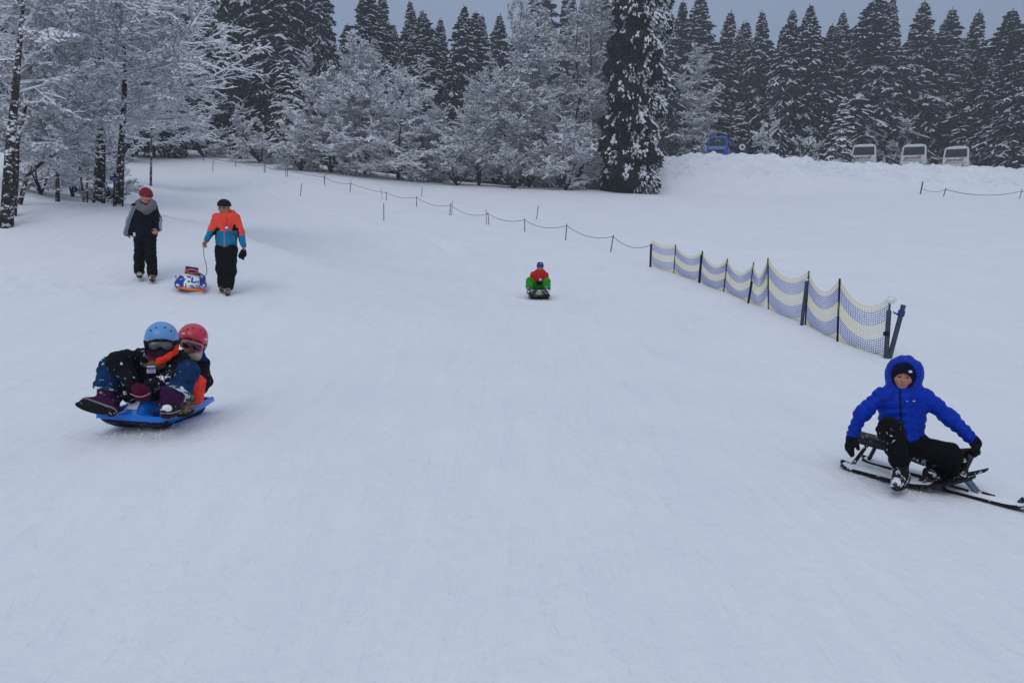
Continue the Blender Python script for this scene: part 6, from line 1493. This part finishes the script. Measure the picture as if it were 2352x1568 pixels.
# ------------------------------------------------------------------ coaches behind the snow bank
M_GLASS = mat('dark_coach_glass', A(26, 32, 50), .12, coat=.5); M_TYRE = mat('tyre_rubber', A(20, 20, 24), .9); M_CW = mat('cream_white_paint', (0.66, 0.67, 0.63), .3, noise=.06, nscale=2, coat=.3)
M_CB = mat('blue_paint', A(16, 84, 205), .3, noise=.06, nscale=2, coat=.3); M_RED = mat('red_lettering', A(120, 52, 60), .6); M_DKL = mat('dark_lettering', A(60, 50, 66), .6); M_WL = mat('white_lettering', A(140, 165, 215), .6); M_GREY = mat('grey_seam', A(110, 112, 112), .6)
def coach(ut, vt, Z, paint, label, yaw, text, tcol, blue=False, L=11.5, W=2.5, Hc=3.25, side_mat=None):
    top = P(ut, vt, Z); g = top[2] - Hc; base = np.array([top[0], top[1], g])
    fwd = np.array([math.sin(yaw), math.cos(yaw), 0]); rt = np.array([math.cos(yaw), -math.sin(yaw), 0]); up = np.array([0, 0, 1.0])   # fwd away from the camera
    Q = lambda a, b, c: base + fwd * a + rt * b + up * c
    t = empty('coach', base); tag(t, label, 'coach', 'coaches parked behind the snow bank')
    # body: rear tapers in towards the roof
    prof = [(-.98, .35), (-1.0, .9), (-1.0, 1.6), (-.97, 2.0), (-.91, 2.95), (-.84, 3.17), (-.7, Hc), (.7, Hc), (.84, 3.17), (.91, 2.95), (.97, 2.0), (1.0, 1.6), (1.0, .9), (.98, .35)]
    def rear(c): return 0.0 + .04 * max(0, c - 1.5) ** 1.3 + (.06 if c < .6 else 0)
    vs = []; n = len(prof)
    for st in (0, 1):
        for b, c in prof: vs.append(Q(rear(c) if st == 0 else L - .15 * max(0, c - 1), b * W / 2, c))
    fs = [(i, i + 1, n + i + 1, n + i) for i in range(n - 1)] + [(n - 1, 0, n, 2 * n - 1), tuple(range(n))[::-1], tuple(range(n, 2 * n))]
    mb = MB(); mb.add(vs, fs); body = mb.build('body', paint, t, base); bv = body.modifiers.new('b', 'BEVEL'); bv.width = .05; bv.segments = 2; bv.limit_method = 'ANGLE'; bv.angle_limit = rad(40)
    # rear window, slightly proud
    mb = MB(); z0, z1 = (2.15, 3.0) if not blue else (2.05, 3.02); pts = []
    for b, c in ((-.80, z0), (.80, z0), (.82, z0 + .1), (.77, z1), (-.77, z1), (-.82, z0 + .1)): pts.append((b, c))
    vs = [Q(rear(c) - .02, b * W / 2, c) for b, c in pts] + [Q(rear(c) + .02, b * W / 2, c) for b, c in pts]
    mb.add(vs, [tuple(range(6))] + [(i, (i + 1) % 6, 6 + (i + 1) % 6, 6 + i) for i in range(6)]); mb.build('rear_window', M_GLASS, t, base)
    for sx in (-1, 1):
        mb = MB(); y = 2.0; vs = []
        for a, c in ((.5, 1.95), (L - .6, 1.95), (L - .6, 2.9), (.5, 2.9)): vs.append(Q(a, sx * (W / 2 * (.975 if c < 2.5 else .915) + .02), c))
        vs += [v - rt * sx * .04 for v in vs]; mb.add(vs, [(0, 1, 2, 3) if sx < 0 else (3, 2, 1, 0), (0, 4, 5, 1), (1, 5, 6, 2), (2, 6, 7, 3), (3, 7, 4, 0)]); mb.build('side_window', M_GLASS, t, base)
    # seams, lamps, engine cover
    mb = MB(); mb.box(Q(-.012, 0, 1.55), W * .86, .02, .03, [rt, fwd, up]); mb.box(Q(-.012, .0, 1.1), W * .5, .02, .03, [rt, fwd, up])
    if blue: mb.box(Q(-.012, 0, 1.42), W * .72, .03, .38, [rt, fwd, up], m=1)
    mb.build('engine_cover', [M_GREY, M_GLASS], t, base)
    for sx in (-1, 1):
        mb = MB(); mb.box(Q(.0, sx * W * .455, 1.05), .16, .05, .32, [rt, fwd, up]); mb.build('tail_lamp', mat('dark_red_lamp', A(70, 26, 34), .3) if sx < 0 and 'dark_red_lamp' not in D.materials else D.materials['dark_red_lamp'], t, base)
        mb = MB(); mb.box(Q(.15, sx * (W / 2 + .16), 1.0), .22, .12, .34, [rt, fwd, up]) if False else mb.tube([Q(L * .93, sx * (W / 2 + .05), 2.7), Q(L * .96, sx * (W / 2 + .28), 2.3)], .05, 6); mb.build('mirror', M_PLBLACK, t, base)
    for a in (2.6, L - 2.4):
        for sx in (-1, 1):
            mb = MB(); c0 = Q(a, sx * (W / 2 - .14), .48); mb.tube([c0 - rt * .14, c0 + rt * .14], .48, 16); w = mb.build('wheel', M_TYRE, t, base); mb = MB(); mb.tube([c0 + rt * sx * .141, c0 + rt * sx * .15], .27, 12); mb.build('rim', M_GREY, w, base)
    if not blue:
        mb = MB(); mb.tube([Q(-.02, W * .26, 1.18), Q(-.02, W * .33, 1.32)], .11, 8); mb.build('exhaust_flap', M_GREY, t, base)
        m1 = text_mesh(text[:2], .52, .01, .004, .35, 'LEFT'); m2 = text_mesh(text[2:], .52, .01, .004, .35, 'LEFT')
        w1 = max(v.co.x for v in m1.vertices) + .03; up_t = up
        put_text(m1, M_DKL, t, Q(-.03, -W * .36, 1.86), rt, up_t, base); put_text(m2, tcol, t, Q(-.03, -W * .36 + w1, 1.86), rt, up_t, base)
    else:
        m1 = text_mesh(text, .46, .01, .012, .15, 'CENTER'); put_text(m1, tcol, t, Q(-.03, 0, 1.86), rt, up, base)
        mb = MB(); mb.tube([Q(.0, .3 * math.cos(a), 2.62 + .16 * math.sin(a)) for a in np.linspace(-.6, 3.6, 14)], .035, 6); mb.build('window_emblem', M_WL, t, base)
        mb = MB(); mb.add([Q(.4, W / 2 + .015, .5), Q(1.5, W / 2 + .015, .5), Q(1.1, W / 2 + .015, 1.9), Q(.3, W / 2 + .015, 1.9)], [(0, 1, 2, 3)]); mb.build('side_stripe', mat('pale_stripe', A(150, 150, 170), .5), t, base)
    # snow on the roof
    mb = MB(); mb.box(Q(L / 2 + .1, 0, Hc + .03), W * .66, L * .96, .10 if not blue else .05, [rt, fwd, up], taper=(.9, .98)); mb.build('roof_snow', M_LUMP, t, base)
    return t
coach(1649, 313, 90, M_CB, 'blue coach parked at an angle behind the left part of the snow bank', rad(27), 'PETROLLI', M_WL, blue=True)
coach(1986, 332, 79, M_CW, 'leftmost of the three cream coaches, beside the young spruce', rad(26.5), 'petrolli', M_RED)
coach(2101, 332, 79.5, M_CW, 'middle one of the three cream coaches, a bare snowy bough over its roof', rad(31.5), 'petrolli', M_RED)
coach(2198, 337, 79, M_CW, 'rightmost of the three cream coaches behind the snow bank', rad(34.5), 'petrolli', M_RED)
# round traffic sign beside the blue coach
def disc():
    b = on(P(1706, 352, 84)); t = empty('round_sign', b); tag(t, 'small round sign half hidden by the bank, right of the blue coach', 'sign'); c = P(1705, 338, 84)
    mb = MB(); mb.tube([b, c + np.array([0, .05, -.3])], .04, 6); mb.build('post', M_STAKE, t, b)
    mb = MB(); mb.tube([c, c + np.array([0, .04, 0])], .36, 16); mb.build('disc', M_CARD, t, b); mb = MB(); mb.tube([c - np.array([0, .02, 0]), c], .17, 12); mb.build('symbol', M_STAKE, t, b)
disc()
# loose snow thrown up by the sledges, and tufts poking out of the field
def loose_snow():
    rng = np.random.default_rng(8); pts = []
    for (u, v, su, sv, n) in ((2080, 1130, 60, 10, 60), (2200, 1160, 90, 8, 60), (1960, 1092, 30, 8, 20), (300, 998, 100, 7, 60), (440, 985, 55, 16, 40), (1238, 690, 26, 2, 14), (350, 648, 40, 4, 16), (515, 678, 26, 3, 14)):
        for _ in range(n):
            p = G(u + rng.normal(0, su * .6), v + rng.normal(0, sv * .6)); pts.append((p, .004 + .009 * rng.random() ** 2))
    mb = MB()
    for p, r in pts: mb.sphere(p + np.array([0, 0, r * .2]), r * (p[1] / 6) ** .4, 6, sc=(1, 1, .7))
    tag(mb.build('loose_snow', M_LUMP, smooth=True), 'loose snow crumbs round the sledges and feet', kind='stuff')
loose_snow()
# ------------------------------------------------------------------ winter haze
def haze():
    mb = MB(); mb.box((0, 60, 12), 440, 400, 150)
    m = D.materials.new('haze'); m.use_nodes = True; t = m.node_tree; t.nodes.clear()
    o_ = t.nodes.new('ShaderNodeOutputMaterial'); pv = t.nodes.new('ShaderNodeVolumePrincipled')
    pv.inputs['Color'].default_value = (0.86, 0.90, 0.96, 1); pv.inputs['Density'].default_value = 0.0023; pv.inputs['Anisotropy'].default_value = 0.2
    t.links.new(pv.outputs[0], o_.inputs['Volume'])
    o = mb.build('haze', m); tag(o, kind='stuff')
haze()
